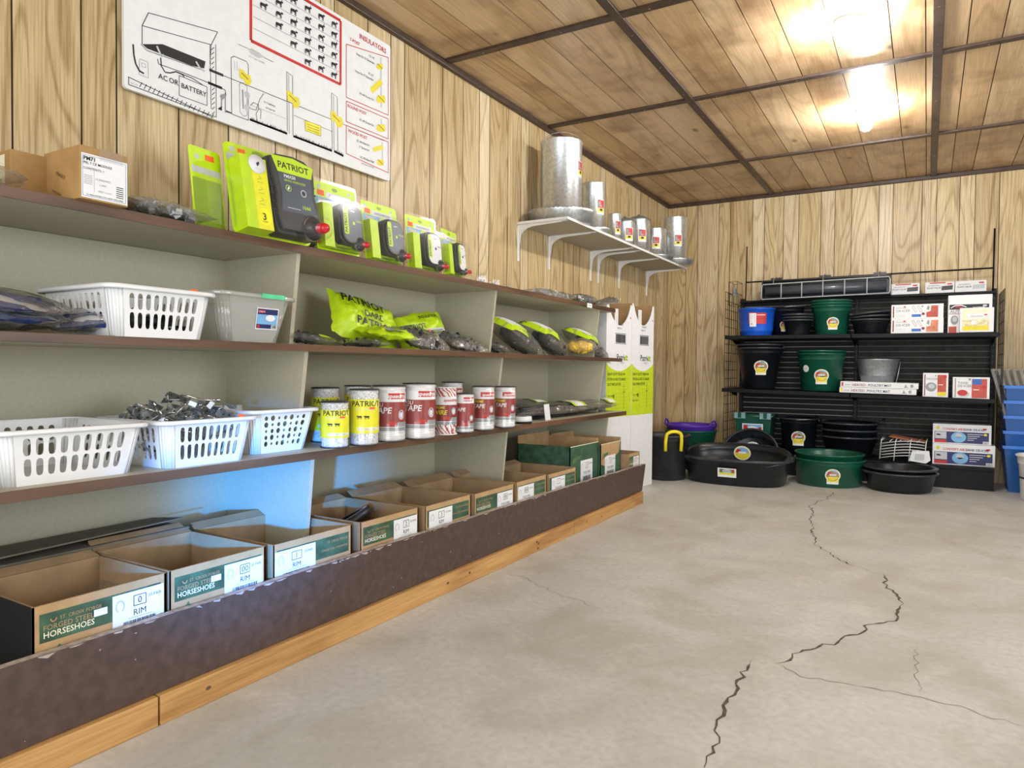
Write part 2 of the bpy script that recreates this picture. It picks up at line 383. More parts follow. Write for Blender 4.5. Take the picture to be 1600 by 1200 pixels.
# ---- floor
def concrete():
    m, t, b = base('sealed concrete')
    tc = nd(t, 'ShaderNodeTexCoord')
    def N(sc, det, dist=0, seed=0):
        mp = nd(t, 'ShaderNodeMapping'); mp.inputs['Location'].default_value = (seed, seed*.6, 0); t.links.new(tc.outputs['Object'], mp.inputs[0])
        n = nd(t, 'ShaderNodeTexNoise'); n.inputs['Scale'].default_value = sc; n.inputs['Detail'].default_value = det; n.inputs['Distortion'].default_value = dist
        t.links.new(mp.outputs[0], n.inputs[0]); return n.outputs[0]
    c = mix(t, ramp(t, N(1.1, 6, .6), [(.35, 0), (.65, 1)]), (.60, .597, .565), (.66, .668, .66))
    c = mix(t, ramp(t, N(3.0, 8, .8, 7), [(.42, 0), (.72, .7)]), c, (.43, .42, .34))
    c = mix(t, ramp(t, N(5.5, 8, .4, 13), [(.55, 0), (.75, .55)]), c, (.76, .74, .69))
    c = mix(t, ramp(t, N(45, 8, 0, 3), [(.3, .35), (.62, 0)]), c, (.38, .37, .35))
    c = mix(t, ramp(t, N(9, 3, 0, 21), [(.70, 0), (.78, .5)]), c, (.33, .32, .27))
    t.links.new(c, b.inputs['Base Color'])
    t.links.new(ramp(t, N(4, 6, 0, 5), [(.3, .38), (.7, .6)]), b.inputs['Roughness'])
    bp = nd(t, 'ShaderNodeBump'); bp.inputs['Strength'].default_value = .15; bp.inputs['Distance'].default_value = .002
    t.links.new(N(60, 6), bp.inputs['Height']); t.links.new(bp.outputs[0], b.inputs['Normal'])
    MATS['concrete'] = m; return m
mb = MB(); mb.box(-.1, YR-.1, -.1, XR+.1, YB+.1, 0, concrete()); floor = mb.build('floor', kind='structure')
CR = pm('crack dirt', (.11, .098, .078), .95, nz=.3, sc=50)
CR2 = pm('faint crack dirt', (.24, .22, .18), .95, nz=.3, sc=50)
def crack(pts, w, m=None, seed=1):
    r = random.Random(seed); P = [Vector((a, b, 0)) for a, b in pts]; out = []
    for a, b in zip(P, P[1:]):
        n = max(2, int((b-a).length/.022)); d = (b-a).normalized(); nn = Vector((-d.y, d.x, 0)); j = 0
        for i in range(n):
            j = j*.6 + r.uniform(-.012, .012); out.append(a+(b-a)*i/n+nn*j)
    out.append(P[-1]); mb = MB(); prev = None
    for i, p in enumerate(out):
        d = (out[min(i+1, len(out)-1)]-out[max(i-1, 0)]).normalized(); nn = Vector((-d.y, d.x, 0))
        ww = .72*w*r.uniform(.35, 1.3)*(1 if 1 < i < len(out)-2 else .3)
        c = (mb.av(p+nn*ww/2+Vector((0, 0, .0007))), mb.av(p-nn*ww/2+Vector((0, 0, .0007))))
        if prev: mb.face((prev[0], prev[1], c[1], c[0]), m or CR)
        prev = c
    return mb.build('crack', floor)
px = lambda L: [tuple(at('z', 0, *p).xy) for p in L]
crack(px([(1305, 768), (1290, 780), (1268, 790), (1264, 812), (1270, 835), (1274, 852), (1300, 868), (1335, 885)]), .010, seed=2)
crack(px([(1383, 898), (1390, 922), (1412, 944)]), .012, seed=3)
crack(px([(1414, 945), (1408, 958), (1390, 972), (1350, 982), (1290, 1008), (1250, 1020), (1214, 1037)]), .0125, seed=4)
crack(px([(1172, 1032), (1153, 1050), (1158, 1065), (1142, 1085), (1132, 1110), (1124, 1135), (1120, 1160), (1100, 1200)]), .011, seed=5)
crack(px([(1335, 885), (1360, 893), (1383, 898)]), .004, CR2, 6)
crack(px([(1214, 1037), (1190, 1036), (1172, 1032)]), .004, CR2, 7)
crack(px([(1210, 1035), (1250, 1055), (1310, 1067), (1380, 1078), (1440, 1087), (1500, 1105), (1570, 1127), (1600, 1135)]), .004, CR2, 8)
crack(px([(1435, 1010), (1432, 1045), (1440, 1087)]), .003, CR2, 9)
crack(px([(775, 895), (800, 898), (830, 907), (860, 925), (905, 938), (940, 958)]), .003, CR2, 10)

# ---- ceiling: pine boards running down the room, dark battens on a grid
CW = [panel_wood('ceiling pine %d' % i, 11+i, l, d, 'y', 7, .34, True) for i, (l, d) in enumerate([
    ((.68, .48, .28), (.42, .27, .14)), ((.74, .55, .34), (.48, .32, .17)), ((.60, .41, .22), (.36, .22, .11))])]
random.seed(9)
mb = MB(); x = 0; last = -1
mb.box(-.1, YR-.1, H+.02, XR+.1, YB+.1, H+.1, GRV)
bw = [.17, .14, .25, .15, .24, .11, .22, .16, .13, .19, .24, .14]; i = 0
while x < XR:
    w = bw[i % 12]; i += 1; k = random.choice([j for j in range(3) if j != last]); last = k
    x1 = min(x+w, XR); mb.box(x+.0025, YR, H, x1-.0025, YB, H+.015, CW[k]); x = x1
mb.box(0, YR, H+.004, XR, YB, H+.02, GRV)
mb.build('ceiling', kind='structure')
n = 0
def batten(x0, y0, x1, y1, th=.014, vert=False):
    global n
    n += 1; mb = MB(); mb.box(x0, y0, H-th, x1, y1, H, 'beam')
    Lx, Ly = x1-x0, y1-y0; k = int(max(Lx, Ly)/.4)
    for i in range(1, k+1):
        c = (x0+Lx*(i-.5)/k, (y0+y1)/2) if Lx > Ly else ((x0+x1)/2, y0+Ly*(i-.5)/k)
        mb.lathe([(.0035, 0), (.0025, -.0015), (.0005, -.002)], 'nail', (c[0], c[1], H-th), 8)
    mb.build('trim_%d' % n, kind='structure', mods=[('bevel', .003)])
for yb in (-.8, .45, 1.68, 2.94, 4.06, 5.43): batten(.03, yb-.022, XR, yb+.022, .0135)
for xb in (.955, 2.19, 3.41, 4.63): batten(xb-.022, YR, xb+.022, YB-.03, .0145)
def molding(a):
    global n
    n += 1; mb = MB(); mb.box(*a, 'beam'); mb.build('trim_%d' % n, kind='structure', mods=[('bevel', .006)])
molding((0, YR, H-.034, .026, YB, H)); molding((.026, YB-.026, H-.034, XR, YB, H))

# ---- ceiling bulbs
EM = emit('lit bulb', (1, .98, .95), 840)
def bulb(x, y, label):
    t = thing('ceiling_light', label, 'lamp', (x, y, H))
    mb = MB(); mb.lathe([(.06, 0), (.06, -.008), (.052, -.014), (.032, -.018), (.028, -.034), (.022, -.036), (.001, -.036)], 'porc', seg=32); mb.build('socket', t)
    mb = MB(); mb.lathe([(.014, -.036), (.016, -.052), (.026, -.072), (.032, -.092), (.030, -.11), (.018, -.124), (.001, -.128)], EM, seg=24); mb.build('bulb', t, label='glowing white bulb')
    return t
b1 = bulb(1.83, 4.75, 'bare glowing bulb in round ceiling socket, the one above the floor tubs')
b2 = bulb(1.84, 3.5, 'bare glowing bulb in round ceiling socket, cut by the top edge of the picture')
# ================================================================ long shelving unit on the left wall
Y0, YD, YE = -.62, 4.12, 4.337
Z1, Z2, Z3, ZD = 1.259, .93, .583, .10
un = thing('shelving_unit', 'long pale built-in shelving unit with brown shelf edges along the left wall', 'shelving', (0, 1.6, 0))
def upart(mb, name, par=un, **k):
    o = mb.build(name, None, **k); o.parent = par
    if par is un: o.location = (0, -1.6, 0)
    return o
mb = MB(); mb.box(.001, Y0, .02, .010, YD, Z1-.026, 'lam'); upart(mb, 'back_panel')
for yd in (-.8+1.22-.01, 1.64, 2.88, YD):
    for (zt, zb, xt, xb) in ((Z1-.024, Z2, .372, .335), (Z2-.021, Z3, .410, .366), (Z3-.024, ZD, .440, .395)):
        mb = MB(); w = .008
        mb.prism([(.010, yd-w, zb), (xb, yd-w, zb), (xt, yd-w, zt), (.010, yd-w, zt)][::1], (0, 2*w, 0), 'lam')
        upart(mb, 'divider')
def ushelf(z, th, x1):
    mb = MB(); mb.box(.001, Y0, z-th, x1-.004, YE, z, 'lam'); s = upart(mb, 'shelf')
    mb = MB(); mb.box(x1-.004, Y0, z-th-.001, x1, YE+.001, z+.0005, 'edge'); e = mb.build('edge_band', s, label='dark walnut edge band', mods=[('bevel', .001)])
    return s
ushelf(Z1, .025, .392); ushelf(Z2, .021, .443); ushelf(Z3, .024, .4775)
mb = MB(); mb.box(.001, Y0, ZD-.018, .583, YD+.1, ZD, 'lam'); upart(mb, 'deck')
# brown front board with chipped top edge, slanted far end
mb = MB()
zt = lambda y: .254-.012*max(0, (y-3.2))/1.15
ys = [Y0+(4.36-Y0)*i/60 for i in range(61)]
r = random.Random(3)
P = [(.585, Y0, .074)]+[(.585, 4.30, .074), (.585, 4.36, .241)]+[(.585, y, zt(y)+r.uniform(-.0012, .0012)) for y in ys[::-1]]
mb.prism(P, (.021, 0, 0), 'fboard', 'chip')
for (u, v) in ((1083, 0),): pass
S = flat((.606, 0, 0), (0, 1, 0), (0, 0, 1))
for k in range(46):
    y = r.uniform(.5, 4.3); mb.pg(S, [(y, zt(y)-.0015), (y+r.uniform(.01, .05), zt(y)-.0015), (y+.02, zt(y)-.004-r.uniform(0, .006)), (y+.004, zt(y)-.004)], 'chip', 1)
for k in range(26):
    y = r.uniform(.7, 4.2); z = r.uniform(.08, .24); mb.ell(S, y, z, r.uniform(.001, .003), r.uniform(.001, .002), 'chip', 1, 8)
fb = upart(mb, 'front_board', label='dark brown painted board with chipped top edge')
# pine rail under it in two lengths with knots
for a, b in ((Y0, .985), (.99, 3.26), (3.265, 4.28)):
    mb = MB(); mb.box(.583, a, 0, .622, b, .072, 'lumber')
    S2 = flat((.622, 0, 0), (0, 1, 0), (0, 0, 1))
    for k in range(int((b-a)*3)):
        y = r.uniform(a+.05, b-.05); mb.ell(S2, y, r.uniform(.01, .05), .008, .005, 'edge', 1, 10)
    upart(mb, 'base_rail', label='bare pine rail on the floor', mods=[('bevel', .003)])

# ---- cartons of horseshoes along the bottom
def barcode(mb, S, x0, y0, x1, y1, seed=1, m='black', lv=3):
    r = random.Random(seed); x = x0
    while x < x1:
        w = r.choice((.0012, .002, .003)); w = min(w, x1-x)
        mb.rect(S, x, y0, x+w, y1, m, lv); x += w + r.choice((.0012, .002))
def shoe_label(mb, S, x, y, w, h, num, kind, seed):
    mb.rect(S, x, y, x+w, y+h, 'white', 2)
    cx, cy, q = x+.14*w, y+.70*h, .13*h
    mb.line(S, [(cx+q*.8*math.cos(a), cy+q*1.1*math.sin(a)) for a in [math.radians(d) for d in range(-60, 241, 25)]], .004, 'lgrey', 3)
    mb.frame(S, x+.40*w, y+.62*h, x+.64*w, y+.88*h, .0018, 'black', 3)
    mb.text(S, num, x+.52*w, y+.67*h, h*.24, 'black')
    mb.text(S, '20 PAIR', x+.82*w, y+.76*h, h*.11, 'black')
    mb.text(S, kind, x+.52*w, y+.38*h, h*(.22 if kind == 'RIM' else .15), 'black', w=.0)
    mb.line(S, [(x+.3*w, y+.33*h), (x+.75*w, y+.33*h)], .0012, 'grey', 3)
    barcode(mb, S, x+.2*w, y+.06*h, x+.84*w, y+.27*h, seed)
def mountains(mb, S, x0, x1, y0, y1, seed):
    r = random.Random(seed); n = 7; pts = [(x0, y0)]
    for i in range(n+1): pts.append((x0+(x1-x0)*i/n, y0+(y1-y0)*(r.uniform(.65, 1) if i % 2 else r.uniform(.3, .55))))
    pts.append((x1, y0))
    for a, b in zip(pts[1:-1], pts[2:-1]): mb.pg(S, [(a[0], y0), (b[0], y0), b, a], 'green2', 2)
def shoe_carton(y, w, h, num, kind, label, x1=.575, d=.30, z=ZD, lw=.13, lx=.58, seed=1, rz=0, flaps=True, lh=None, dark=False, price=None):
    t = thing('shoe_carton', label, 'box', (x1-d/2, y+w/2, z), rz, 'open horseshoe cartons')
    mb = MB(); a, b, k = d/2, w/2, .005
    km = 'kraft'
    r = random.Random(seed)
    for (xa, ya, xb, yb) in ((-a, -b, -a+k, b), (-a, -b, a, -b+k), (-a, b-k, a, b)): mb.box(xa, ya, 0, xb, yb, h, 'kraftd')
    mb.box(a-k, -b, 0, a, b, h-.001, km); mb.box(-a+k, -b+k, 0, a-k, b-k, .006, 'kraftd')
    # outer skins of kraft on the sides seen from the room
    mb.box(-a, -b-.0008, 0, a, -b, h, 'kraftd' if not dark else 'black')
    o = mb.build('carton_body', t)
    if flaps:
        mb = MB()
        fl = r.uniform(.05, .09)
        mb.poly(((-a, -b, h), (-a, b, h), (-a-fl*.55, b-.01, h+fl*.25), (-a-fl*.55, -b+.01, h+fl*.25)), 'kraftd')
        mb.build('flap', t, mods=[('solid', .004)])
        mb = MB(); mb.poly(((-a+.01, b-.001, h), (a-.02, b-.001, h), (a-.04, b-.012, h-fl), (-a+.03, b-.012, h-fl)), 'kraftd')
        mb.build('flap', t, mods=[('solid', .004)])
    S = flat((a, -b, 0), (0, 1, 0), (0, 0, 1)); mb = MB()
    mb.rect(S, .012, .012, w-.012, h-.022, 'kraft', .5)
    mb.rect(S, .014, h-.082, w-.014, h-.020, 'green', 1)
    mountains(mb, S, .014, w-.014, .05, h-.086, seed)
    if lx > .3:
        mb.text(S, 'ST. CROIX FORGE', .055, h-.040, .011, 'kraft', 'l', 3); mb.line(S, [(.042+.006*math.cos(q/5*PI+PI), h-.034+.007*math.sin(q/5*PI+PI)) for q in range(6)], .0025, 'kraft', 3)
        mb.text(S, 'FORGED STEEL', .022, h-.057, .0165, 'kraft', 'l', 3, sq=.95); mb.text(S, 'HORSESHOES', .022, h-.073, .0185, 'cream', 'l', 3, w=.012, sq=.95)
    else:
        mb.text(S, 'ST. CROIX FORGE', w-.02, h-.040, .011, 'kraft', 'r', 3); mb.text(S, 'FORGED STEEL HORSESHOES', w-.02, h-.062, .0085, 'kraft', 'r', 3)
    mb.build('printed_front', t, label='green and brown printed front with mountains')
    mb = MB(); lh = .092 if (lh or .1) < .2 else lh
    shoe_label(mb, S, w*lx, h-.024-lh, lw, lh, num, kind, seed)
    if price: mb.rect(S, price*w, h-.058, price*w+.030, h-.042, 'white', 4)
    mb.build('label', t, label='white label with horseshoe outline and barcode')
    return t
shoe_carton(.735, .30, .249, '0', 'RIM', 'open horseshoe carton with size 0 rim label, nearest the camera', seed=1, lw=.125, lx=.56, lh=.125, d=.29, dark=True, price=.42)
shoe_carton(1.043, .292, .250, '00', 'RIM', 'open horseshoe carton with size 00 rim label', seed=2, lw=.125, lx=.54, lh=.12, d=.335, price=.40)
shoe_carton(1.362, .318, .246, '1', 'RIM', 'open horseshoe carton with size 1 rim label', seed=3, lw=.155, lx=.02, lh=.11, d=.36)
c2 = shoe_carton(1.720, .306, .244, '2', 'RIM', 'open horseshoe carton with size 2 rim label holding a coiled roll', seed=4, lw=.13, lx=.55, lh=.10, d=.36)
shoe_carton(2.066, .304, .240, '3', 'RIM', 'open horseshoe carton with size 3 rim label', seed=5, lw=.15, lx=.08, lh=.11, d=.36)
shoe_carton(2.394, .325, .236, '00', 'TOE & HEEL', 'open horseshoe carton with torn brown top edge and toe and heel label', seed=6, lw=.13, lx=.56, lh=.12, d=.34)
shoe_carton(2.738, .295, .238, '000', 'TOE & HEEL', 'open horseshoe carton with toe and heel label, second from the torn one', seed=7, lw=.15, lx=.06, lh=.12, d=.34)
shoe_carton(3.05, .32, .234, '1', 'TOE & HEEL', 'open horseshoe carton with toe and heel label, left of the tall green ones', seed=8, lw=.15, lx=.12, lh=.12, d=.34)
# darker carton lying closed behind the first two
t = thing('shoe_carton', 'dark closed carton lying behind the two nearest open cartons', 'box', (.135, 1.0, ZD), 0)
mb = MB(); mb.prism([(-.10, -.26, 0), (.09, -.26, 0), (.09, .34, 0), (-.10, .34, 0)], (0, 0, .262), 'oldbox')
mb.build('carton_body', t, mods=[('bevel', .003)])
mb = MB(); mb.poly(((-.10, -.26, .263), (-.10, .34, .263), (.07, .33, .285), (.09, -.2, .278)), 'oldbox'); mb.build('flap', t, mods=[('solid', .004)])
# two taller green cartons and a small one near the end
def tall_carton(y, w, h, x1, d, num, lx, label, seed, rz=0):
    t = thing('shoe_carton', label, 'box', (x1-d/2, y+w/2, ZD), rz, 'tall green horseshoe cartons')
    a, b, k = d/2, w/2, .005; mb = MB()
    for (xa, ya, xb, yb, hh, m) in ((-a, -b, -a+k, b, h+.045, 'kraft'), (-a, -b, a, -b+k, h, 'green'), (-a, b-k, a, b, h+.02, 'kraft'), (a-k, -b, a, b, h, 'green')): mb.box(xa, ya, 0, xb, yb, hh, m)
    mb.box(-a+k, -b+k, 0, a-k, b-k, .006, 'kraftd'); mb.build('carton_body', t)
    S = flat((a, -b, 0), (0, 1, 0), (0, 0, 1)); mb = MB()
    mb.rect(S, .004, .004, w-.004, h-.004, 'green', 1); mountains(mb, S, .01, w-.01, .06, .13, seed)
    mb.line(S, [(.0, h-.002), (w, h-.002)], .004, 'cream', 2)
    mb.text(S, 'HORSESHOES', w*.4, .035, .02, 'green2', 'c', 3)
    if seed == 10: mb.pg(S, [(w*.02, h*.62), (w*.25, h*.56), (w*.55, h*.66), (w*.9, h*.78), (w*.97, h-.004), (w*.02, h-.004)], 'kraft', 1.5)
    mb.pg(S, [(w*.05, h*.70), (w*.35, h*.78), (w*.38, h*.83), (w*.1, h*.80)], 'green2', 3)
    mb.build('printed_front', t)
    mb = MB(); shoe_label(mb, S, w*lx, h*.36, .16, .125, num, 'TOE & HEEL', seed); mb.build('label', t, label='white label with barcode')
    mb = MB(); S3 = flat((-a, -b, 0), (1, 0, 0), (0, 0, 1)); mb.rect(S3, .01, .01, d-.01, h-.01, 'green', 1); mb.rect(S3, .14, .18, .18, .22, 'cream', 2); mb.line(S3, [(.155, .19), (.155, .21), (.165, .21), (.165, .19)], .003, 'black', 3); mb.build('side_print', t)
tall_carton(3.40, .37, .335, .525, .33, '2', .36, 'tall green horseshoe carton with curved top edge and toe and heel label', 9)
tall_carton(3.79, .31, .315, .535, .33, '3', .2, 'tall green horseshoe carton with brown torn patch, next to the small end carton', 10)
shoe_carton(4.13, .20, .225, '1', 'TOE', 'small narrow green carton at the far end of the bottom shelf', seed=12, lw=.1, lx=.42, lh=.12, d=.3, flaps=True)
# roll inside carton 2
mb = MB(); mb.lathe([(.07, 0), (.105, 0), (.105, .028), (.07, .028), (.07, 0)], 'blackr', seg=36); mb.lathe([(.085, .0285), (.098, .0285)], 'white', seg=36)
o = mb.build('coiled_roll'); o.location = (.36, 1.88, .275); o.rotation_euler = (.25, -.45, 0)
tag(o, 'black and white coiled roll lying in the size 2 carton', 'roll')
mb = MB(); mb.box(-.1, -.1, 0, .1, .1, .16, 'kraftd'); o = mb.build('inner_carton'); o.location = (.40, 1.872, ZD+.008); tag(o, 'small brown carton inside the size 2 carton under the roll', 'box')

# ================================================================ slotted baskets, bins
def rrect(w, d, r, n=5):
    """rounded rectangle as list of segments: ('s', p, q) straight or ('c', pts)"""
    a, b = w/2, d/2; segs = []
    cs = [(a-r, -b+r, -PI/2), (a-r, b-r, 0), (-a+r, b-r, PI/2), (-a+r, -b+r, PI)]
    st = [((a, -b+r), (a, b-r)), ((a-r, b), (-a+r, b)), ((-a, b-r), (-a, -b+r)), ((-a+r, -b), (a-r, -b))]
    for (cx, cy, a0), (p, q) in zip(cs, st):
        segs.append(('c', [(cx+r*math.cos(a0+PI/2*i/n), cy+r*math.sin(a0+PI/2*i/n)) for i in range(n+1)]))
        segs.append(('s', [p, q]))
    return segs
def hole_cell(mb, F, s0, s1, t0, t1, hole, m, n=16):
    """cell [s0,s1]x[t0,t1] with a hole polygon given as function of angle -> point in cell units (metres handled by F)"""
    cx, cy = (s0+s1)/2, (t0+t1)/2; hx, hy = (s1-s0)/2, (t1-t0)/2
    O, I = [], []
    for i in range(n):
        a = 2*PI*(i+.5)/n; c, s = math.cos(a), math.sin(a)
        k = min(1/abs(c), 1/abs(s)); u, v = c*k, s*k
        if abs(abs(u)-1) < .35 and abs(abs(v)-1) < .35: u, v = math.copysign(1, u), math.copysign(1, v)
        O.append(mb.av(F(cx+u*hx, cy+v*hy))); hu, hv = hole(a, c, s); I.append(mb.av(F(cx+hu*hx, cy+hv*hy)))
    for i in range(n): mb.face((O[i], O[(i+1) % n], I[(i+1) % n], I[i]), m)
def stadium(a, c, s):
    # tall slot with round ends in cell units (cell is about twice as tall as wide)
    hw, hh = .62, .86; e = hw*.5          # e: vertical radius of the round end in cell units
    if abs(c) > 1e-6 and abs(s)/abs(c)*hw <= hh-e: return (math.copysign(hw, c), s/abs(c)*hw)
    lo, hi = 0, 2.0
    for _ in range(18):
        k = (lo+hi)/2; u, v = abs(c)*k, abs(s)*k
        if u <= hw and (v <= hh-e or (u/hw)**2+((v-(hh-e))/e)**2 <= 1): lo = k
        else: hi = k
    return (c*lo, s*lo)
def basket(name, label, loc, rz, W0, D0, W1, D1, h, mat='basket', long_n=10, short_n=9, kind='slot', group=None, rim=.012, rows=2, r=.03, thick=.002, cat='basket'):
    t = thing(name, label, cat, loc, rz, group); mb = MB()
    bot, top = rrect(W0, D0, r*.8), rrect(W1, D1, r)
    rr = random.Random(5)
    def L2(p, q, k): return (p[0]+(q[0]-p[0])*k, p[1]+(q[1]-p[1])*k)
    for (k, pb), (_, pt) in zip(bot, top):
        if k == 'c' or kind == 'none':
            for i in range(len(pb)-1):
                ids = [mb.av((*pb[i], 0)), mb.av((*pb[i+1], 0)), mb.av((*pt[i+1], h)), mb.av((*pt[i], h))]; mb.face(ids, mat, k == 'c')
        else:
            F = lambda s, t_: (*L2(L2(pb[0], pb[1], s), L2(pt[0], pt[1], s), t_), h*t_)
            ln = math.dist(pt[0], pt[1]); n = long_n if ln > (W1+D1)/2 else short_n
            m0, ta, tb = .05, .14, .90
            def q(s0, s1, a, b): mb.poly([F(s0, a), F(s1, a), F(s1, b), F(s0, b)], mat)
            q(0, 1, 0, ta); q(0, 1, tb, 1); q(0, m0, ta, tb); q(1-m0, 1, ta, tb)
            if kind == 'slot':
                for i in range(n):
                    for j in range(rows):
                        s0 = m0+(1-2*m0)*i/n; s1 = m0+(1-2*m0)*(i+1)/n; t0 = ta+(tb-ta)*j/rows; t1 = ta+(tb-ta)*(j+1)/rows
                        hole_cell(mb, F, s0, s1, t0, t1, stadium, mat)
            else:
                nr = 5
                for i in range(n):
                    for j in range(nr):
                        s0 = m0+(1-2*m0)*i/n; s1 = m0+(1-2*m0)*(i+1)/n; t0 = ta+(tb-ta)*j/nr; t1 = ta+(tb-ta)*(j+1)/nr
                        asp = ((t1-t0)*h)/((s1-s0)*ln); e = (.86, .48, .70)[(i+j*2) % 3]
                        fx = min(1, asp)*e; fy = fx/asp if asp else e
                        hole_cell(mb, F, s0, s1, t0, t1, lambda a, c, s, fx=fx, fy=fy: (c*fx, s*fy), mat)
    fl = [p for _, ps in bot for p in ps[:-1]]
    mb.poly([(*p, .002) for p in fl], mat)
    mb.build('basket_body', t, mods=[('solid', thick, 0)])
    mb = MB(); tp = [p for _, ps in top for p in ps[:-1]]
    n = len(tp); rows_ = []
    for (ex, z) in ((0, h), (0, h+.003), (rim, h+.003), (rim+.002, h-.003), (rim, h-.008)):
        row = []
        for p in tp:
            l = math.hypot(*p); row.append(mb.av((p[0]+ex*(1 if p[0] > 0 else -1)*min(1, abs(p[0])/(W1/2)*1.0)**3, p[1]+ex*(1 if p[1] > 0 else -1)*min(1, abs(p[1])/(D1/2))**3, z)))
        rows_.append(row)
    for a, b in zip(rows_, rows_[1:]):
        for i in range(n): mb.face((a[i], a[(i+1) % n], b[(i+1) % n], b[i]), mat, True)
    mb.build('rim', t, mods=[('solid', .0015, 0)])
    return t
def sticker(name, t, S, a, b, c, d, m='orange', label='orange price sticker'):
    mb = MB(); mb.rect(S, a, b, c, d, m, 2); return mb.build(name, t, label=label)
# shelf 2 (row 2)
bk = basket('plastic_basket', 'white slotted plastic basket with black contents, beside the clear bin', (.30, 1.105, Z2), 0, .30, .245, .335, .285, .125, group='white slotted baskets')
sticker('price_sticker', bk, flat((.1725, .0, .128), (-.01, 1, 0), (-.3, 0, 1)), .07, -.004, .09, .006)
mb = MB(); r = random.Random(2)
for k in range(60):
    R = Matrix.Rotation(r.uniform(0, 3), 3, Vector((r.random(), r.random(), r.random())).normalized()); x, y, z = r.uniform(-.12, .12), r.uniform(-.09, .09), r.uniform(.02, .07)
    mb.box(x-.016, y-.006, z-.006, x+.016, y+.006, z+.006, 'blackr', R)
o = mb.build('fence_clips', kind='stuff'); o.location = (.30, 1.105, Z2); tag(o, 'black plastic fence clips filling the slotted basket beside the clear bin', 'clips'); o['kind'] = 'stuff'
bn = basket('storage_bin', 'frosted clear storage bin with green tape on the rim', (.25, 1.425, Z2), 0, .32, .20, .37, .275, .142, 'milky', kind='none', rim=.014, r=.035, thick=.0015, cat='bin')
mb = MB(); S = flat((.162, 0, 0), (0, 1, 0), (.17, 0, 1)); S0 = S
mb.rect(S, .0, .042, .082, .108, 'white', 2); mb.rect(S, .003, .045, .079, .105, 'navy', 3); mb.rect(S, .003, .058, .079, .088, 'sky', 4); mb.ell(S, .052, .078, .018, .010, 'white', 5); mb.rect(S, .006, .093, .03, .101, 'red', 5); mb.text(S, 'STERILITE', .018, .0945, .006, 'white', 'c', 6); mb.rect(S, .006, .047, .014, .056, 'red', 5); mb.rect(S, .058, .046, .078, .057, 'white', 5); barcode(mb, S, .06, .047, .077, .056, 3, 'black', 6)
mb.build('label', bn, label='blue and white product label')
mb = MB(); mb.box(.155, -.0, .1455, .203, .085, .1475, pm('green masking tape', (.10, .62, .30), .6)); mb.box(.2015, 0, .134, .2035, .085, .1475, pm('green masking tape', (.10, .62, .30), .6)); mb.build('masking_tape', bn, label='strip of bright green tape')
# shelf 3
bk3 = basket('plastic_basket', 'empty looking white slotted basket at the left edge of the picture', (.275, .895, Z3), .0, .30, .29, .345, .335, .125, group='white slotted baskets')
bk4 = basket('plastic_basket', 'white slotted basket heaped with bright metal hardware', (.31, 1.245, Z3), 0, .27, .245, .31, .285, .125, group='white slotted baskets')
sticker('price_sticker', bk4, flat((.158, .0, .128), (-.01, 1, 0), (-.3, 0, 1)), .085, -.006, .105, .008)
bk5 = basket('plastic_basket', 'white basket with round holes between the hardware basket and the spools', (.25, 1.56, Z3), 0, .26, .21, .31, .265, .135, kind='round', long_n=8, short_n=7)
# hardware
r = random.Random(11); root = (.31, 1.245, Z3)
def bracket_piece(r, big=1):
    mb = MB(); L = r.uniform(.03, .055)*big; k = r.randrange(3)
    if k == 0:
        mb.tube([(-L, 0, 0), (0, 0, 0), (L*.6, .008, .006), (L, 0, .016)], .0022, 'chrome', 6); mb.lathe([(.001, 0), (.006, 0), (.006, .005), (.001, .005)], 'chrome', (-L, 0, -.002), 8)
    elif k == 1:
        mb.tube([(-L*.5, -.012, 0), (L*.3, -.012, 0), (L*.5, 0, 0), (L*.3, .012, 0), (-L*.5, .012, 0)], .0024, 'chrome', 6); mb.box(-L*.6, -.016, -.002, -L*.45, .016, .003, 'chrome')
    else:
        mb.box(-L*.5, -.011, 0, L*.5, .011, .002, 'galvd'); mb.box(L*.5-.002, -.011, 0, L*.5, .011, .014, 'galvd')
        for q in (-.3, .1): mb.lathe([(.003, .0023), (.0035, .0035), (.001, .0045)], 'blackr', (L*q, 0, 0), 8)
    return mb
protos = [bracket_piece(r) for _ in range(9)]; me_cache = []
for q, p in enumerate(protos):
    o = p.build('steel_fitting'); o.location = (.22+.01*q, 1.16+.018*q, Z3+.125); o.rotation_euler = (r.uniform(0, 3), r.uniform(-.6, .6), r.uniform(0, 6)); me_cache.append(o)
    tag(o, 'small bright steel fitting heaped in the hardware basket', 'hardware', 'steel fittings in the basket')
for k in range(95):
    o = me_cache[k % 9].copy(); COL.objects.link(o)
    yy = r.uniform(-.13, .13); xx = r.uniform(-.12, .10); zz = .03+r.random()*.09 if k < 40 else .115+r.random()*(.075*(1-abs(yy-.02)/.16)+.005)
    o.location = (root[0]+xx, root[1]+yy, Z3+zz); o.rotation_euler = (r.uniform(-1, 1), r.uniform(-.8, .8), r.uniform(0, 6.3))
mb = MB()
mb.box(-.032, -.022, 0, .032, .022, .0025, 'galvd'); mb.box(.0295, -.022, 0, .032, .022, .016, 'galvd')
for q in (-.02, .0, .02): mb.lathe([(.004, .003), (.001, .003)], 'black', (q, 0, 0), 10)
o = mb.build('steel_plate'); o.location = (.26, 1.352, Z3+.145); o.rotation_euler = (.2, -.25, 1.4); tag(o, 'grey steel plate with holes sticking up at the right of the hardware basket', 'hardware')
o2 = o.copy(); COL.objects.link(o2); o2.location = (.27, 1.27, Z3+.178); o2.rotation_euler = (.3, .4, .8); o2['label'] = 'grey steel plate lying on top of the heaped hardware'

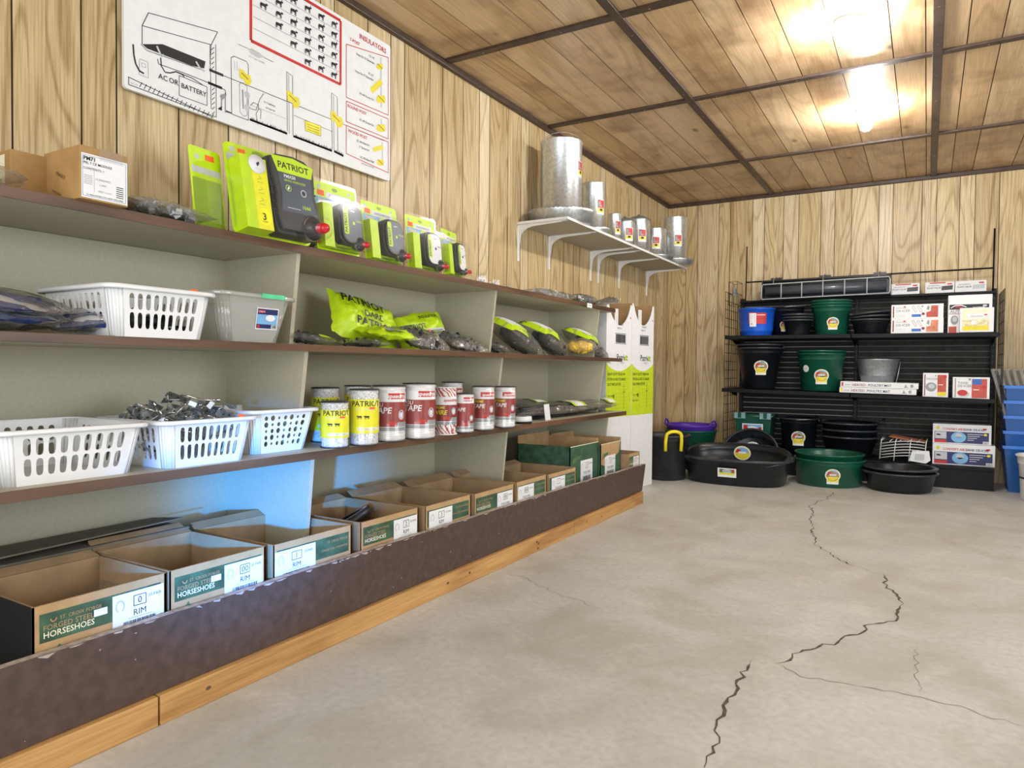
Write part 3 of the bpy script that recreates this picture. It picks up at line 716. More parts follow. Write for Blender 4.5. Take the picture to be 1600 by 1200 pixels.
# ================================================================ film bags
def pillow(L_, W_, H_, m, seed, nu=16, nv=12, wr=.006, mb=None, e=1.0):
    mb = mb or MB(); r = Vector((seed*7.3, seed*3.1, 0))
    for sgn in (1, -1):
        idx = []
        for i in range(nu+1):
            u = -1+2*i/nu
            for j in range(nv+1):
                v = -1+2*j/nv
                hgt = max(0, (1-abs(u)**3))**.6*max(0, (1-abs(v)**3))**.6
                p = Vector((u*L_/2, v*W_/2, 0))
                nz = mnoise.noise(p*18+r)*.5+mnoise.noise(p*45+r)*.5
                z = sgn*H_/2*hgt*(1 if sgn > 0 else .55)+wr*nz*2*(.35+hgt)
                p.x += wr*1.5*mnoise.noise(p*30+r*2); p.y += wr*1.5*mnoise.noise(p*26+r*3)
                idx.append(mb.av((p.x, p.y, z)))
        for i in range(nu):
            for j in range(nv):
                a = i*(nv+1)+j; f = (idx[a], idx[a+nv+1], idx[a+nv+2], idx[a+1])
                mb.face(f if sgn > 0 else f[::-1], m, True)
    return mb
def lumps(n, L_, W_, H_, m, seed, s=.012):
    mb = MB(); r = random.Random(seed)
    for k in range(n):
        a, q = r.uniform(0, 6.28), math.sqrt(r.random()); x, y = q*math.cos(a)*L_/2*.82, q*math.sin(a)*W_/2*.82
        z = r.uniform(-.4, .8)*H_/2*(1-q*q*.8); R = Matrix.Rotation(r.uniform(0, 3), 3, Vector((r.random()-.5, r.random()-.5, r.random())).normalized())
        c = s*r.uniform(.8, 1.6); mb.box(x-c, y-c*.5, z-c*.45, x+c, y+c*.5, z+c*.45, m, R)
        if k % 3 == 0: mb.tube([(x, y, z), (x+c*R[0][0]*1.3, y+c*R[1][0]*1.3, z+c*.8)], c*.3, m, 6)
    return mb
def bag(name, label, loc, dims, content, seed, rot=(0, 0, 0), n=70, s=.012, header=None, cat='bag', group=None, cm=None):
    L_, W_, H_ = dims; t = thing(name, label, cat, loc, rot[2], group, rot[0], rot[1])
    pillow(L_, W_, H_, 'bag', seed).build('bag_film', t, label='clear plastic film')
    if content:
        o = lumps(n, L_*(.75 if header else .95), W_*.95, H_*.9, content, seed, s).build('bag_contents', t, kind='stuff')
        if header: o.location = (-L_*.1, 0, 0)
    if header:
        mb = MB(); Lh = L_*.40; x0 = L_/2-Lh
        S = lambda s_, t_, h=0: Vector((x0+s_, t_, H_*.5*(max(0, 1-abs((x0+s_)/(L_/2))**3))**.6*(max(0, 1-abs(t_/(W_/2))**3))**.6+.0035+h))
        for i in range(6):
            for j in range(6):
                a0, a1 = Lh*i/6, Lh*(i+1)/6; b0, b1 = -W_*.46+W_*.92*j/6, -W_*.46+W_*.92*(j+1)/6
                edge = i in (0,) or j in (0, 5) or i == 5
                mb.poly((S(a0, b0), S(a1, b0), S(a1, b1), S(a0, b1)), 'lime' if edge else header)
        for q in range(3): mb.line(S, [(Lh*.3+q*.012, -W_*.2), (Lh*.3+q*.012, W_*.2)], .0015, 'lgrey', 3)
        mb.build('header_card', t, label='lime edged header card')
    return t
# ---- row 2, from the left: navy bags, flat bags, insulators
def navy_bag(label, loc, dims, seed, rot):
    t = thing('film_bag', label, 'bag', loc, rot[2], 'clear bags with navy print', rot[0], rot[1])
    L_, W_, H_ = dims; pillow(L_, W_, H_, 'bag', seed, wr=.008).build('bag_film', t)
    mb = MB(); pillow(L_*.86, W_*.84, H_*.62, pm('soft white wrap', (.62, .64, .66), .5, nz=.05), seed+5, 14, 12, .006, mb); mb.build('bag_insert', t, label='white folded insert')
    mb = MB(); pillow(L_*.88, W_*.26, H_*.55, pm('navy cloth', (.012, .03, .14), .6, nz=.2), seed+3, 12, 8, .006, mb); o = mb.build('bag_contents', t, label='navy blue cloth inside'); o.location = (0, -W_*.12, H_*.17)
    mb = MB(); pillow(L_*.8, W_*.14, H_*.4, MATS['navy cloth'], seed+9, 12, 8, .005, mb); o = mb.build('bag_contents', t, label='navy blue cloth inside'); o.location = (0, -W_*.40, -.002)
navy_bag('clear bag with navy band, topmost at the left end of the second shelf', (.33, .735, Z2+.078), (.36, .24, .06), 3, (.10, .15, .9))
navy_bag('flat clear bag of navy cloth under the topmost one, left end of the second shelf', (.30, .76, Z2+.030), (.34, .28, .055), 5, (.0, .0, 1.2))
navy_bag('crumpled clear bag leaning on the slotted basket, second shelf', (.355, .955, Z2+.034), (.17, .13, .055), 8, (.1, -.15, 1.35))
bag('film_bag', 'small bag of black insulators just right of the clear bin', (.33, 1.72, Z2+.022), (.16, .13, .04), 'insul', 21, (0, .1, 1.3), 50, .010, 'white')
# lime printed bags (two standing folded, one lying)
def print_bag(label, loc, dims, seed, rot, texts, white=None):
    t = thing('printed_bag', label, 'bag', loc, rot[2], 'lime printed bags', rot[0], rot[1]); L_, W_, H_ = dims
    r = Vector((seed*3.3, 1.7, 0)); mb = MB()
    def Z(x, y): return H_*.5*max(0, 1-abs(x/(L_/2))**3)**.5*max(0, 1-abs(y/(W_/2))**3)**.5 + .009*mnoise.noise(Vector((x, y, 0))*22+r)
    pillow(L_, W_, H_, 'lime', seed, 22, 16, .011, mb); mb.build('bag_body', t)
    mb = MB(); S = lambda s, t_, h=0: Vector((s, t_, H_*.5*max(0, 1-abs(s/(L_/2))**3)**.6*max(0, 1-abs(t_/(W_/2))**3)**.6+.0045+h*2))
    for (st, x, y, sz, ro) in texts: mb.text(S, st, x, y, sz, 'black', 'c', 6, w=.02, rot=ro)
    if white:
        a, b, c, d = white
        for i in range(5): mb.poly((S(a+(c-a)*i/5, b), S(a+(c-a)*(i+1)/5, b), S(a+(c-a)*(i+1)/5, d), S(a+(c-a)*i/5, d)), 'lgrey')
        for q in range(4): mb.line(S, [(a+.01, d-.012-q*.012), (c-.02, d-.012-q*.012)], .003, 'black', 5)
        mb.rect(S, a+.004, d-.02, a+.02, d-.006, 'orange', 7)
    mb.build('print', t, label='black print')
print_bag('crumpled lime bag with bold black lettering standing at the left of its bay', (.19, 2.15, Z2+.114), (.34, .20, .07), 31, (1.15, .22, 1.42), [('PATRIOT', -.02, .045, .055, 0), ('DARE', .02, .0, .04, 0), ('PATRIOT', .03, -.045, .05, 0)])
print_bag('crumpled lime bag with grey text panel standing at the right of its bay', (.17, 2.55, Z2+.095), (.30, .17, .06), 37, (1.15, -.16, 1.42), [('PATRIOT', -.06, .0, .035, 0), ('INSULATOR', .05, .05, .022, 0)], (.0, -.06, .13, -.005))
print_bag('lime and white bag lying flat in front of the two standing ones', (.30, 2.17, Z2+.058), (.26, .15, .05), 41, (.12, .05, 1.5), [('PATRIOT', .0, .03, .02, 0)], (-.06, -.06, .04, -.015))
bag('film_bag', 'glossy clear bag of black insulators in the middle bay, left one', (.32, 2.36, Z2+.045), (.27, .17, .085), 'insul', 51, (.45, .1, 1.55), 110, .016)
bag('film_bag', 'glossy clear bag of black insulators in the middle bay, right one', (.32, 2.66, Z2+.040), (.30, .17, .075), 'insul', 52, (.40, .12, 1.5), 110, .016)
bag('film_bag', 'flat bag of dark insulators half hidden under the lime bags', (.31, 2.02, Z2+.018), (.18, .15, .035), 'insul', 53, (0, .0, 1.3), 50, .011)
# end bay
for i, (y, z, lab) in enumerate(((3.06, .062, 'bag of black insulators with lime header leaning on the last divider'), (3.42, .060, 'bag of black insulators with lime header, second from the last divider'), (3.98, .052, 'bag of black insulators with lime header at the far end of the second shelf'))):
    bag('insulator_bag', lab, (.27, y+.17, Z2+z+.022), (.46, .22, .14), 'insul', 61+i, (-.38, -.30, PI+1.57+.08), 190, .016, 'white', group='bags of black insulators')
bag('insulator_bag', 'clear bag of bright yellow insulators on the second shelf', (.385, 3.80, Z2+.055), (.20, .15, .11), 'yelins', 71, (0, 0, 1.4), 110, .015)
bag('film_bag', 'thin black bag squeezed beside the last divider, second shelf', (.30, 2.98, Z2+.03), (.14, .1, .05), 'insul', 73, (0, .2, 1.4), 40, .014)
# row 3 right: long bags of black tread-in post parts, card, spool end
def long_bag(label, loc, dims, seed, rot, n=26, head=True):
    L_, W_, H_ = dims; t = thing('post_bag', label, 'bag', loc, rot[2], 'long bags of black posts', rot[0], rot[1]); r = random.Random(seed)
    mb = MB()
    for k in range(n):
        y = r.uniform(-.42, .42)*W_; z = r.uniform(-.35, .4)*H_; o = r.uniform(-.03, .03)
        mb.tube([(-L_*.46+o, y, z), (0, y+r.uniform(-.01, .01), z), (L_*.42+o, y*.8, z)], .0055, 'insul', 6)
        mb.box(-L_*.46+o-.01, y-.008, z-.006, -L_*.46+o+.012, y+.008, z+.006, 'blackr')
    mb.build('posts', t, kind='stuff'); pillow(L_, W_, H_*1.15, 'bag', seed, wr=.005).build('bag_film', t)
    if head:
        mb = MB(); S = lambda s, t_, h=0: Vector((L_*.5-.17+s, t_, H_*.58*max(.2, 1-abs(t_/(W_/2))**3)**.6+.004+h))
        for i in range(5):
            for j in range(6):
                a0, a1 = .14*i/5, .14*(i+1)/5; b0, b1 = -W_*.48+W_*.96*j/6, -W_*.48+W_*.96*(j+1)/6
                mb.poly((S(a0, b0), S(a1, b0), S(a1, b1), S(a0, b1)), 'lime' if i in (0, 4) else 'white')
        mb.build('header_card', t, label='white card with lime edges')
long_bag('long bag of black posts at the back of the third shelf', (.20, 3.35, Z3+.075), (.62, .16, .05), 81, (0, .05, 1.62))
long_bag('long bag of black posts lying on the third shelf, near one', (.33, 3.45, Z3+.040), (.75, .19, .075), 82, (0, .0, 1.50))
long_bag('long bag of black posts reaching the far end of the third shelf', (.34, 3.98, Z3+.040), (.75, .17, .07), 83, (0, 0, 1.58))
long_bag('stack of black posts right behind the last tape spool', (.24, 3.07, Z3+.045), (.30, .2, .09), 84, (0, 0, 1.55), 40, False)
mb = MB(); mb.box(-.0015, -.035, 0, .0015, .035, .085, 'white'); o = mb.build('paper_tag'); o.location = (.440, 3.30, Z3+.001); o.rotation_euler = (0, -.12, .1); tag(o, 'blank white paper tag standing against the black posts', 'tag')
t = thing('cable_coil', 'small white and black coil with red dot beside the last spool', 'coil', (.43, 3.03, Z3))
mb = MB(); mb.lathe([(.03, 0), (.055, 0), (.05, .03), (.03, .03), (.03, 0)], 'black', seg=28); mb.build('coil', t)
mb = MB(); mb.lathe([(.046, .012), (.056, .012), (.052, .036), (.03, .036)], 'white', seg=28); mb.ell(flat((0, 0, .0365), (0, 1, 0), (-1, 0, 0)), .0, .03, .009, .007, 'red', 3); mb.build('wrapper', t)

# ---- spools of wire and tape
def spool(label, px_, py_, r, h, style, seed, xb=None, tape=None, group='spools of fence wire and tape', z=Z3):
    c = stand(px_, py_, z, r) if xb is None else Vector((xb[0], xb[1], z))
    t = thing('wire_spool', label, 'spool', (c.x, c.y, z), 0, group); th = facing(c)+.0
    pat = {'poly': pm('white braided wire', (.74, .76, .76), .6, nz=.3, sc=160, bump=.5), 'tape': pm('wound white tape', (.82, .79, .76), .45, nz=.22, sc=90, stretch=(.3, .3, 2.5), bump=.3), 'rope': None}
    mb = MB()
    if style == 'rope':
        mr = MATS.get('red white rope')
        if not mr:
            mr, tt, b = base('red white rope'); MATS['red white rope'] = mr
            w = nd(tt, 'ShaderNodeTexWave'); w.inputs['Scale'].default_value = 28; w.inputs['Distortion'].default_value = 9; w.inputs['Detail'].default_value = 2; w.bands_direction = 'DIAGONAL'
            tc = nd(tt, 'ShaderNodeTexCoord'); tt.links.new(tc.outputs['Object'], w.inputs[0]); tt.links.new(ramp(tt, w.outputs[0], [(.55, (.8, .78, .76)), (.7, (.45, .05, .05))]), b.inputs['Base Color'])
        mm = mr
    else: mm = pat['poly' if style in ('lime', 'limes') else 'tape']
    prof = [(.001, .004)]+[(r-.003+(.0012 if i % 2 else -.0008), .004+(h-.008)*i/26) for i in range(27)]+[(.001, h-.004)]
    mb.lathe(prof, mm, seg=44); mb.build('winding', t)
    mb = MB()
    for z0 in (0, h-.004): mb.lathe([(.012, z0), (r+.001, z0), (r+.001, z0+.004), (.012, z0+.004)], 'dark' if style != 'rope' else 'white', seg=44)
    mb.lathe([(.015, h-.02), (.015, h+.0005), (.001, h+.0005)], 'blackr', seg=20); mb.build('flange', t)
    S = cone((0, 0, 0), r, r, h, th-0.0); mb = MB(); w = r*1.25; n = 16
    def R(a, b, c_, d, m, lv): mb.rect(S, a, b, c_, d, m, lv, n)
    T = lambda st, x, y, sz, m, al='c', **k: mb.text(S, st, x, y, sz, m, al, 5, **k)
    if style in ('lime', 'limes'):
        R(-w*1.3, h*.22, w*1.3, h*.82, 'yellow', 2)
        sz = r*.52; T('PATRIOT', r*.15, h*.70, sz, 'black', w=.012)
        T('POLYWIRE', r*.05, h*.62, sz*.55, 'cream')
        for q in (-.45, .05):
            x, y = r*q, h*.50; k = r*.28
            mb.pg(S, [(x, y), (x+k, y), (x+k*1.05, y+k*.4), (x, y+k*.45)], 'black', 4)
            for l in (0, .25, .7, .9): mb.line(S, [(x+k*l, y), (x+k*l, y-k*.35)], k*.1, 'black', 4)
            mb.pg(S, [(x-k*.3, y+k*.15), (x, y+k*.15), (x, y+k*.45), (x-k*.2, y+k*.5)], 'black', 4)
        R(r*.35, h*.645, r*.75, h*.685, 'orange', 6); R(-r*.5, h*.27, w, h*.33, 'cream', 4); T('SAFE IN THE GROUND', r*.2, h*.285, r*.12, 'grey')
    else:
        lo, hi = (.20, .88) if style != 'rope' else (.22, .80)
        if style == 'small': lo, hi = .10, .92
        R(-w, h*lo, w, h*hi, 'white', 2)
        R(-w*.05 if tape else -w*.2, h*(hi-.12), w*.9, h*(hi-.015), 'red', 3) if style != 'rope' else None
        T('speedrite', w*.42, h*(hi-.10), r*.34, 'white' if style != 'rope' else 'red', w=.02, shear=.2)
        R(-w, h*(lo+.07), w, h*(hi-.17), pm('spool label red', (.30, .03, .025), .4) if style != 'rope' else 'dred', 3); R(-w, h*lo, w, h*(lo+.06), 'grey', 3)
        a, b = tape or ('EXTREME', 'TAPE')
        T(a, -w*.5 if b != 'TAPE' or a == 'EXTREME' else -w*.55, h*(hi-.25), r*.30, 'gold' if a == 'EXTREME' else 'white', w=.015, shear=.15)
        T(b, -w*.36, h*(hi-.37), r*.50, 'gold' if b == 'WIRE' else 'white', w=.02, shear=.15)
        for q in range(3): mb.line(S, [(-w*.8, h*(hi-.40-.03*q)), (w*.1, h*(hi-.40-.03*q))], .0015, 'cream', 5)
        R(-w*.1, h*(lo+.10), w*.35, h*(lo+.16), 'red', 5)
        mb.ell(S, w*.62, h*(lo+.28), r*.22, r*.3, 'lgrey', 4); mb.ell(S, w*.62, h*(lo+.28), r*.1, r*.16, 'white', 5); R(w*.4, h*(lo+.07), w, h*(lo+.15), 'grey', 4)
    mb.build('label', t, label='printed wrap-around label')
    mb = MB(); mb.lathe([(r+.0035, .002), (r+.0035, h-.001), (r-.006, h+.0015)], 'blister', seg=44); mb.build('shrink_wrap', t)
    return t
spool('small spool of white wire with lime label, beside the round-holed basket', 523, 701, .047, .158, 'limes', 1)
spool('tall spool of white wire with full lime label and orange sticker', 569, 697, .051, .198, 'lime', 2)
spool('white wire spool with black lid behind the small lime one', 0, 0, .05, .20, 'limes', 3, (.27, 1.86))
spool('white wire spool with black lid behind the tall lime one', 0, 0, .05, .205, 'limes', 4, (.28, 2.02))
spool('red labelled tape spool set back between the lime spool and the large tape spool', 608, 691, .062, .208, 'tape', 5, tape=('POLI', 'TAPE'))
spool('largest white tape spool with red label, in front row', 655, 687, .064, .215, 'tape', 6, tape=('POLI', 'TAPE'))
spool('spool of red flecked white rope', 695, 680, .050, .196, 'rope', 7, tape=('EXTREME', 'WIRE'))
spool('shortest tape spool with red label, beside the red flecked rope', 725, 677, .043, .168, 'small', 8, tape=('', 'TAPE'))
spool('tape spool with gold lettering, second from the right end', 755, 673, .050, .196, 'tape', 9)
spool('tape spool with gold lettering at the right end of the row', 789, 669, .049, .192, 'tape', 10)
spool('white tape spool behind the front row with only its top showing', 0, 0, .05, .205, 'tape', 11, (.27, 2.46))
spool('white tape spool hidden behind the second from the right one', 0, 0, .05, .21, 'tape', 12, (.27, 2.66))

# ================================================================ top shelf
def carton(t, dx, dy, dz, m='kraft2', name='carton_body'):
    mb = MB(); mb.box(-dx/2, -dy/2, 0, dx/2, dy/2, dz, m); return mb.build(name, t, mods=[('bevel', .0015)])
t = thing('shipping_carton', 'brown carton with white printed shipping label at its front', 'box', (.338, .975, Z1), 0)
carton(t, .165, .118, .128)
S = flat((.0826, -.059, 0), (0, 1, 0), (0, 0, 1)); mb = MB()
mb.rect(S, .004, .004, .116, .110, 'white', 1); mb.frame(S, .007, .008, .112, .106, .0008, 'blue', 2)
mb.text(S, 'PM71', .009, .094, .013, 'black', 'l', w=.03); mb.text(S, 'PEL 7 CE MODULE', .009, .085, .0085, 'black', 'l', w=.01); mb.text(S, 'CONTENTS: 1', .009, .072, .008, 'black', 'l')
mb.text(S, 'STANDARD', .055, .050, .007, 'grey', 'c'); mb.text(S, '1 UNIT', .055, .038, .006, 'grey'); mb.text(S, 'TL INDUSTRIES LTD, NEW ZEALAND', .06, .010, .0055, 'black'); mb.text(S, 'FIRST CLASS', .06, .022, .006, 'grey')
for q in range(6): mb.line(S, [(.010, .058-q*.004), (.030, .058-q*.004)], .0012, 'grey', 2); mb.line(S, [(.088, .044-q*.005), (.106, .044-q*.005)], .002, 'black', 2)
mb.line(S, [(.034, .02), (.034, .07)], .0008, 'grey', 2)
mb.build('shipping_label', t, label='white label printed in black')
mb = MB(); mb.box(.0, -.01, .1282, .0838, .045, .1290, 'clear'); mb.box(.0832, -.012, .100, .0840, .046, .1290, 'clear'); mb.build('packing_tape', t)
mb = MB(); S = flat((-.0825, -.0592, 0), (1, 0, 0), (0, 0, 1)); mb.text(S, 'FRAGILE', .08, .06, .012, 'edge', rot=-.4); mb.text(S, 'THIS WAY', .06, .02, .01, 'edge', rot=-.4); mb.build('side_print', t)
t = thing('shipping_carton', 'older brown carton with yellowed side label behind the white-labelled one', 'box', (.20, .905, Z1), 0)
carton(t, .14, .14, .118)
S = flat((.0, -.0706, 0), (1, 0, 0), (0, 0, 1)); mb = MB(); mb.rect(S, -.01, .008, .045, .108, 'cream', 1); mb.text(S, 'STATIC', .0, .03, .014, 'edge', 'l', rot=PI/2); mb.text(S, '004', .03, .03, .014, 'edge', 'l', rot=PI/2); mb.build('side_label', t, label='yellowed label')
t = thing('shipping_carton', 'darkest brown carton farthest left against the wall', 'box', (.09, .86, Z1), 0); carton(t, .07, .15, .125)
bag('film_bag', 'grey film bag cut by the left edge of the picture on the top shelf', (.30, .74, Z1+.03), (.20, .14, .05), None, 91, (0, 0, 1.2), 30, .012)
bag('film_bag', 'clear bag of dark fittings between the white-labelled carton and the blister packs', (.335, 1.175, Z1+.024), (.25, .16, .05), 'galvd', 92, (0, .05, 1.5), 70, .012)
bag('film_bag', 'clear bag of pale fittings lying toward the far end of the top shelf', (.27, 3.62, Z1+.028), (.48, .15, .055), 'lgrey', 93, (0, 0, 1.55), 60, .014)
bag('film_bag', 'ruffled clear bag of steel clips with torn end, far end of the top shelf', (.30, 4.0, Z1+.032), (.25, .14, .065), 'galvd', 94, (0, 0, 1.5), 80, .012)
mb = MB(); r = random.Random(8); n_ = 22
a = [mb.av((0, -.02+.04*i/n_, .012*math.sin(i*1.3))) for i in range(n_+1)]; b = [mb.av((.22+.012*(i % 2), -.07+.14*i/n_, .03+.022*math.sin(i*1.7)+.02*(1-abs(i/n_-.5)*2))) for i in range(n_+1)]
for i in range(n_): mb.face((a[i], a[i+1], b[i+1], b[i]), 'bag', True)
for i in range(n_): mb.face((a[i+1], a[i], b[i], b[i+1]), 'bag', True)
o = mb.build('film_wrapper'); o.location = (.34, 4.10, Z1+.014); o.rotation_euler = (0, 0, 1.45); tag(o, 'flared end of white film hanging off the far end of the top shelf', 'wrapper')
t = thing('price_tag', 'tiny white price tag on the edge near the far end of the top shelf', 'tag', (.3935, 3.92, Z1-.012)); mb = MB(); mb.box(-.0005, -.035, -.014, .0015, .035, .012, 'white'); mb.line(flat((.0016, -.03, 0), (0, 1, 0), (0, 0, 1)), [(.01, 0), (.05, 0)], .003, 'grey', 1); mb.build('tag_card', t)
for i, (y, x, s, lab) in enumerate(((2.80, .34, .045, 'clear boxed clamp right of the blister packs'), (2.90, .345, .036, 'second clear boxed clamp right of the blister packs'), (3.02, .35, .028, 'smallest clear boxed clamp right of the blister packs'))):
    t = thing('boxed_clamp', lab, 'package', (x, y, Z1), .5+i*.4, 'small clear packs'); mb = MB(); mb.box(-s/2, -s*.8, 0, s/2, s*.8, s*.8, 'clear'); mb.build('clear_box', t)
    mb = MB(); mb.tube([(s*.25*math.cos(q/12*2*PI), s*.5*math.sin(q/12*2*PI), s*.4) for q in range(12)], s*.10, 'chrome', 8, True); mb.build('clamp', t)

# ---- blister packed energizers
def knob(t, x, y, z, s):
    mb = MB(); X = Matrix.Translation((x, y, z)) @ Matrix.Rotation(PI/2+.25, 4, 'Y')
    mb.X = X; mb.lathe([(.040*s, -.03*s), (.046*s, 0), (.043*s, .012*s), (.036*s, .016*s), (.034*s, .03*s), (.020*s, .045*s)], 'dark', seg=28, cap1=True); mb.lathe([(.047*s, .0), (.049*s, .006*s), (.044*s, .014*s)], 'chrome', seg=28); mb.build('knob_base', t)
    mb = MB(); mb.X = X; mb.lathe([(.016*s, .04*s), (.019*s, .05*s), (.020*s, .075*s), (.015*s, .088*s), (.001, .09*s)], 'redp', seg=20); mb.build('knob', t, label='red knob')
    mb = MB(); mb.X = X; mb.lathe([(.056*s, -.03*s), (.054*s, .03*s), (.042*s, .072*s), (.030*s, .085*s)], 'blister', seg=24); mb.build('clear_dome', t)
def rr2(w, h, r, n=5, x=0, z=0):
    out = []
    for cx, cz, a0 in ((w/2-r, -h/2+r, -PI/2), (w/2-r, h/2-r, 0), (-w/2+r, h/2-r, PI/2), (-w/2+r, -h/2+r, PI)):
        out += [(x+cx+r*math.cos(a0+PI/2*i/n), z+cz+r*math.sin(a0+PI/2*i/n)) for i in range(n+1)]
    return out
def small_pack(y0, w, h, x, lean, rz, label, face='slate', group='small energizer blister packs'):
    t = thing('energizer_pack', label, 'package', (x, y0+w/2, Z1), rz, group, 0, -lean)
    S = flat((.002, -w/2, 0), (0, 1, 0), (0, 0, 1)); mb = MB()
    mb.prism([(0, a, b) for a, b in rr2(w, h, .012, x=0, z=h/2)], (.002, 0, 0), 'lime')
    mb.ell(S, w*.12, h*.92, .007, .007, 'lgrey', 1); mb.ell(S, w*.85, h*.92, .006, .006, 'lgrey', 1); mb.ell(S, w*.5, h*.93, .014, .006, 'limed', 1)
    mb.rect(S, w*.03, h*.68, w*.5, h*.78, 'sky', 1); mb.rect(S, w*.1, h*.70, w*.35, h*.76, 'lgrey', 2)
    mb.build('backing_card', t, label='lime backing card')
    mb = MB(); mb.rect(S, w*.28, h*.78, w*.88, h*.87, 'white', 2); mb.text(S, 'FENCE ENERGIZER', w*.58, h*.81, h*.045, 'black'); mb.build('header_label', t, label='white printed strip')
    mb = MB(); mb.rect(S, w*.08, h*.80, w*.24, h*.88, 'orange', 3); mb.build('price_sticker', t, label='orange sticker')
    mb = MB(); mb.prism([(.0026, a, b) for a, b in ((-w*.46, .01), (-w*.24, .01), (-w*.24, h*.66), (-w*.46, h*.66))], (.03, 0, 0), 'lime'); mb.box(.003, -w*.235, .01, .02, w*.44, .028, 'limed')
    S4 = flat((.0205, -w*.2, 0), (0, 1, 0), (0, 0, 1)); mb.text(S4, 'WARRANTY', .01, .012, .012, 'black', 'l', rot=.0)
    mb.build('card_box', t, label='lime printed inner box')
    mb = MB(); bw, bh = w*.56, h*.62; cy, cz = w*.14, h*.42
    mb.prism([(.004, cy+a, cz+b) for a, b in rr2(bw, bh, bw*.35)], (.035, 0, 0), 'dark'); mb.prism([(.039, cy+a, cz+b) for a, b in rr2(bw*.9, bh*.94, bw*.33)], (.010, 0, 0), 'dark'); mb.build('housing', t, label='charcoal energizer body', mods=[('bevel', .003)])
    S2 = flat((.0492, cy-bw/2, cz-bh/2), (0, 1, 0), (0, 0, 1)); mb = MB()
    mb.pg(S2, [(a+bw/2, b+bh/2) for a, b in rr2(bw*.78, bh*.84, bw*.25)], face, 1)
    mb.pg(S2, [(a, b) for a, b in rr2(bw*.2, bh*.66, bw*.06, x=bw*.22, z=bh*.56)], 'lime', 2); mb.text(S2, 'PATRIOT', bw*.255, bh*.28, bw*.15, 'black', 'l', rot=PI/2, w=.02)
    mb.ell(S2, bw*.55, bh*.52, .006, .006, 'lime' if face == 'slate' else 'black', 2); mb.text(S2, 'FENCE', bw*.66, bh*.56, bw*.09, 'lime' if face == 'slate' else 'black', 'l'); mb.line(S2, [(bw*.45, bh*.8), (bw*.62, bh*.8)], .003, 'white' if face == 'slate' else 'grey', 2); mb.build('faceplate', t, label='printed faceplate')
    mb = MB(); mb.ell(S, w*.86, h*.70, w*.085, w*.085, 'black', 3); mb.frame(S, w*.81, h*.685, w*.91, h*.715, .001, 'white', 4); mb.build('badge', t, label='round black badge')
    knob(t, .040, cy+bw*.30, h*.15, w*2.6)
    mb = MB(); mb.prism([(.006, a, b) for a, b in rr2(w*.96, h*.70, .02, x=0, z=h*.38)], (.06, 0, 0), 'blister'); mb.build('blister', t, label='clear plastic shell')
    mb = MB(); mb.prism([(-.001, a, b) for a, b in rr2(w+.02, h+.018, .014, x=0, z=h/2+.004)], (.0012, 0, 0), 'blister'); mb.build('clear_border', t)
    return t
small_pack(1.722, .205, .245, .372, .11, 0, 'small energizer blister pack with slate face, right beside the large one')
small_pack(1.990, .205, .238, .345, .13, 0, 'small energizer blister pack with slate face, second after the large one')
small_pack(2.275, .205, .240, .318, .10, 0, 'small energizer blister pack with white face, left one of the two', 'white')
small_pack(2.485, .155, .215, .335, .10, .15, 'small energizer blister pack with white face at the right end of the row', 'white')
small_pack(1.615, .15, .215, .30, .06, -.1, 'energizer blister pack half hidden between the large pack and the next one')
small_pack(1.86, .13, .2, .24, .06, -.1, 'energizer blister pack tucked behind the second small one')
small_pack(2.16, .13, .19, .22, .06, -.1, 'energizer blister pack tucked behind the white-faced left one')
# narrow pack on the left
t = thing('energizer_pack', 'narrow lime blister pack without device left of the large energizer', 'package', (.335, 1.335, Z1), .1, None, 0, -.12)
w, h = .115, .248; S = flat((.002, -w/2, 0), (0, 1, 0), (0, 0, 1)); mb = MB(); mb.prism([(0, a, b) for a, b in rr2(w, h, .01, x=0, z=h/2)], (.002, 0, 0), 'lime'); mb.ell(S, w*.25, h*.88, .008, .008, 'lgrey', 1); mb.rect(S, w*.05, h*.68, w*.95, h*.76, 'lgrey', 1); mb.rect(S, w*.05, 0, w*.95, h*.62, 'limed', 1); mb.build('backing_card', t)
mb = MB(); mb.rect(S, w*.5, h*.86, w*.78, h*.93, 'orange', 3); mb.build('price_sticker', t)
mb = MB(); mb.prism([(.004, a, b) for a, b in rr2(w*.9, h*.62, .02, x=0, z=h*.34)], (.05, 0, 0), 'blister'); mb.build('blister', t)
# the large one
t = thing('energizer_pack', 'largest energizer blister pack with lime banner and red knob', 'package', (.385, 1.527, Z1), -.06, None, 0, -.20)
w, h = .292, .292; S = flat((.002, -w/2, 0), (0, 1, 0), (0, 0, 1))
mb = MB(); mb.prism([(0, a, b) for a, b in rr2(w, h, .02, x=0, z=h/2)], (.002, 0, 0), 'lime'); mb.ell(S, w*.10, h*.93, .009, .009, 'lgrey', 1); mb.ell(S, w*.42, h*.95, .022, .009, 'limed', 1); mb.ell(S, w*.70, h*.95, .022, .009, 'limed', 1)
mb.rect(S, w*.03, h*.80, w*.28, h*.88, 'lgrey', 1); mb.build('backing_card', t, label='lime backing card')
mb = MB(); mb.rect(S, w*.17, h*.90, w*.26, h*.955, 'orange', 3); mb.build('price_sticker', t, label='orange sticker')
mb = MB(); mb.box(.003, -w/2+.012, .004, .058, -w/2+.105, h*.80, 'lime')
S5 = flat((.058, -w/2+.050, .004), (0, 1, 0), (0, 0, 1)); mb.rect(S5, 0, 0, .054, h*.78, 'yellow', 1)
mb.ell(S5, .025, h*.14, .025, .027, pm('bright yellow seal', (.95, .9, 0), .4), 2); mb.text(S5, '3', .025, h*.105, .03, 'black', w=.02); mb.text(S5, 'YEAR', .025, h*.075, .008, 'black')
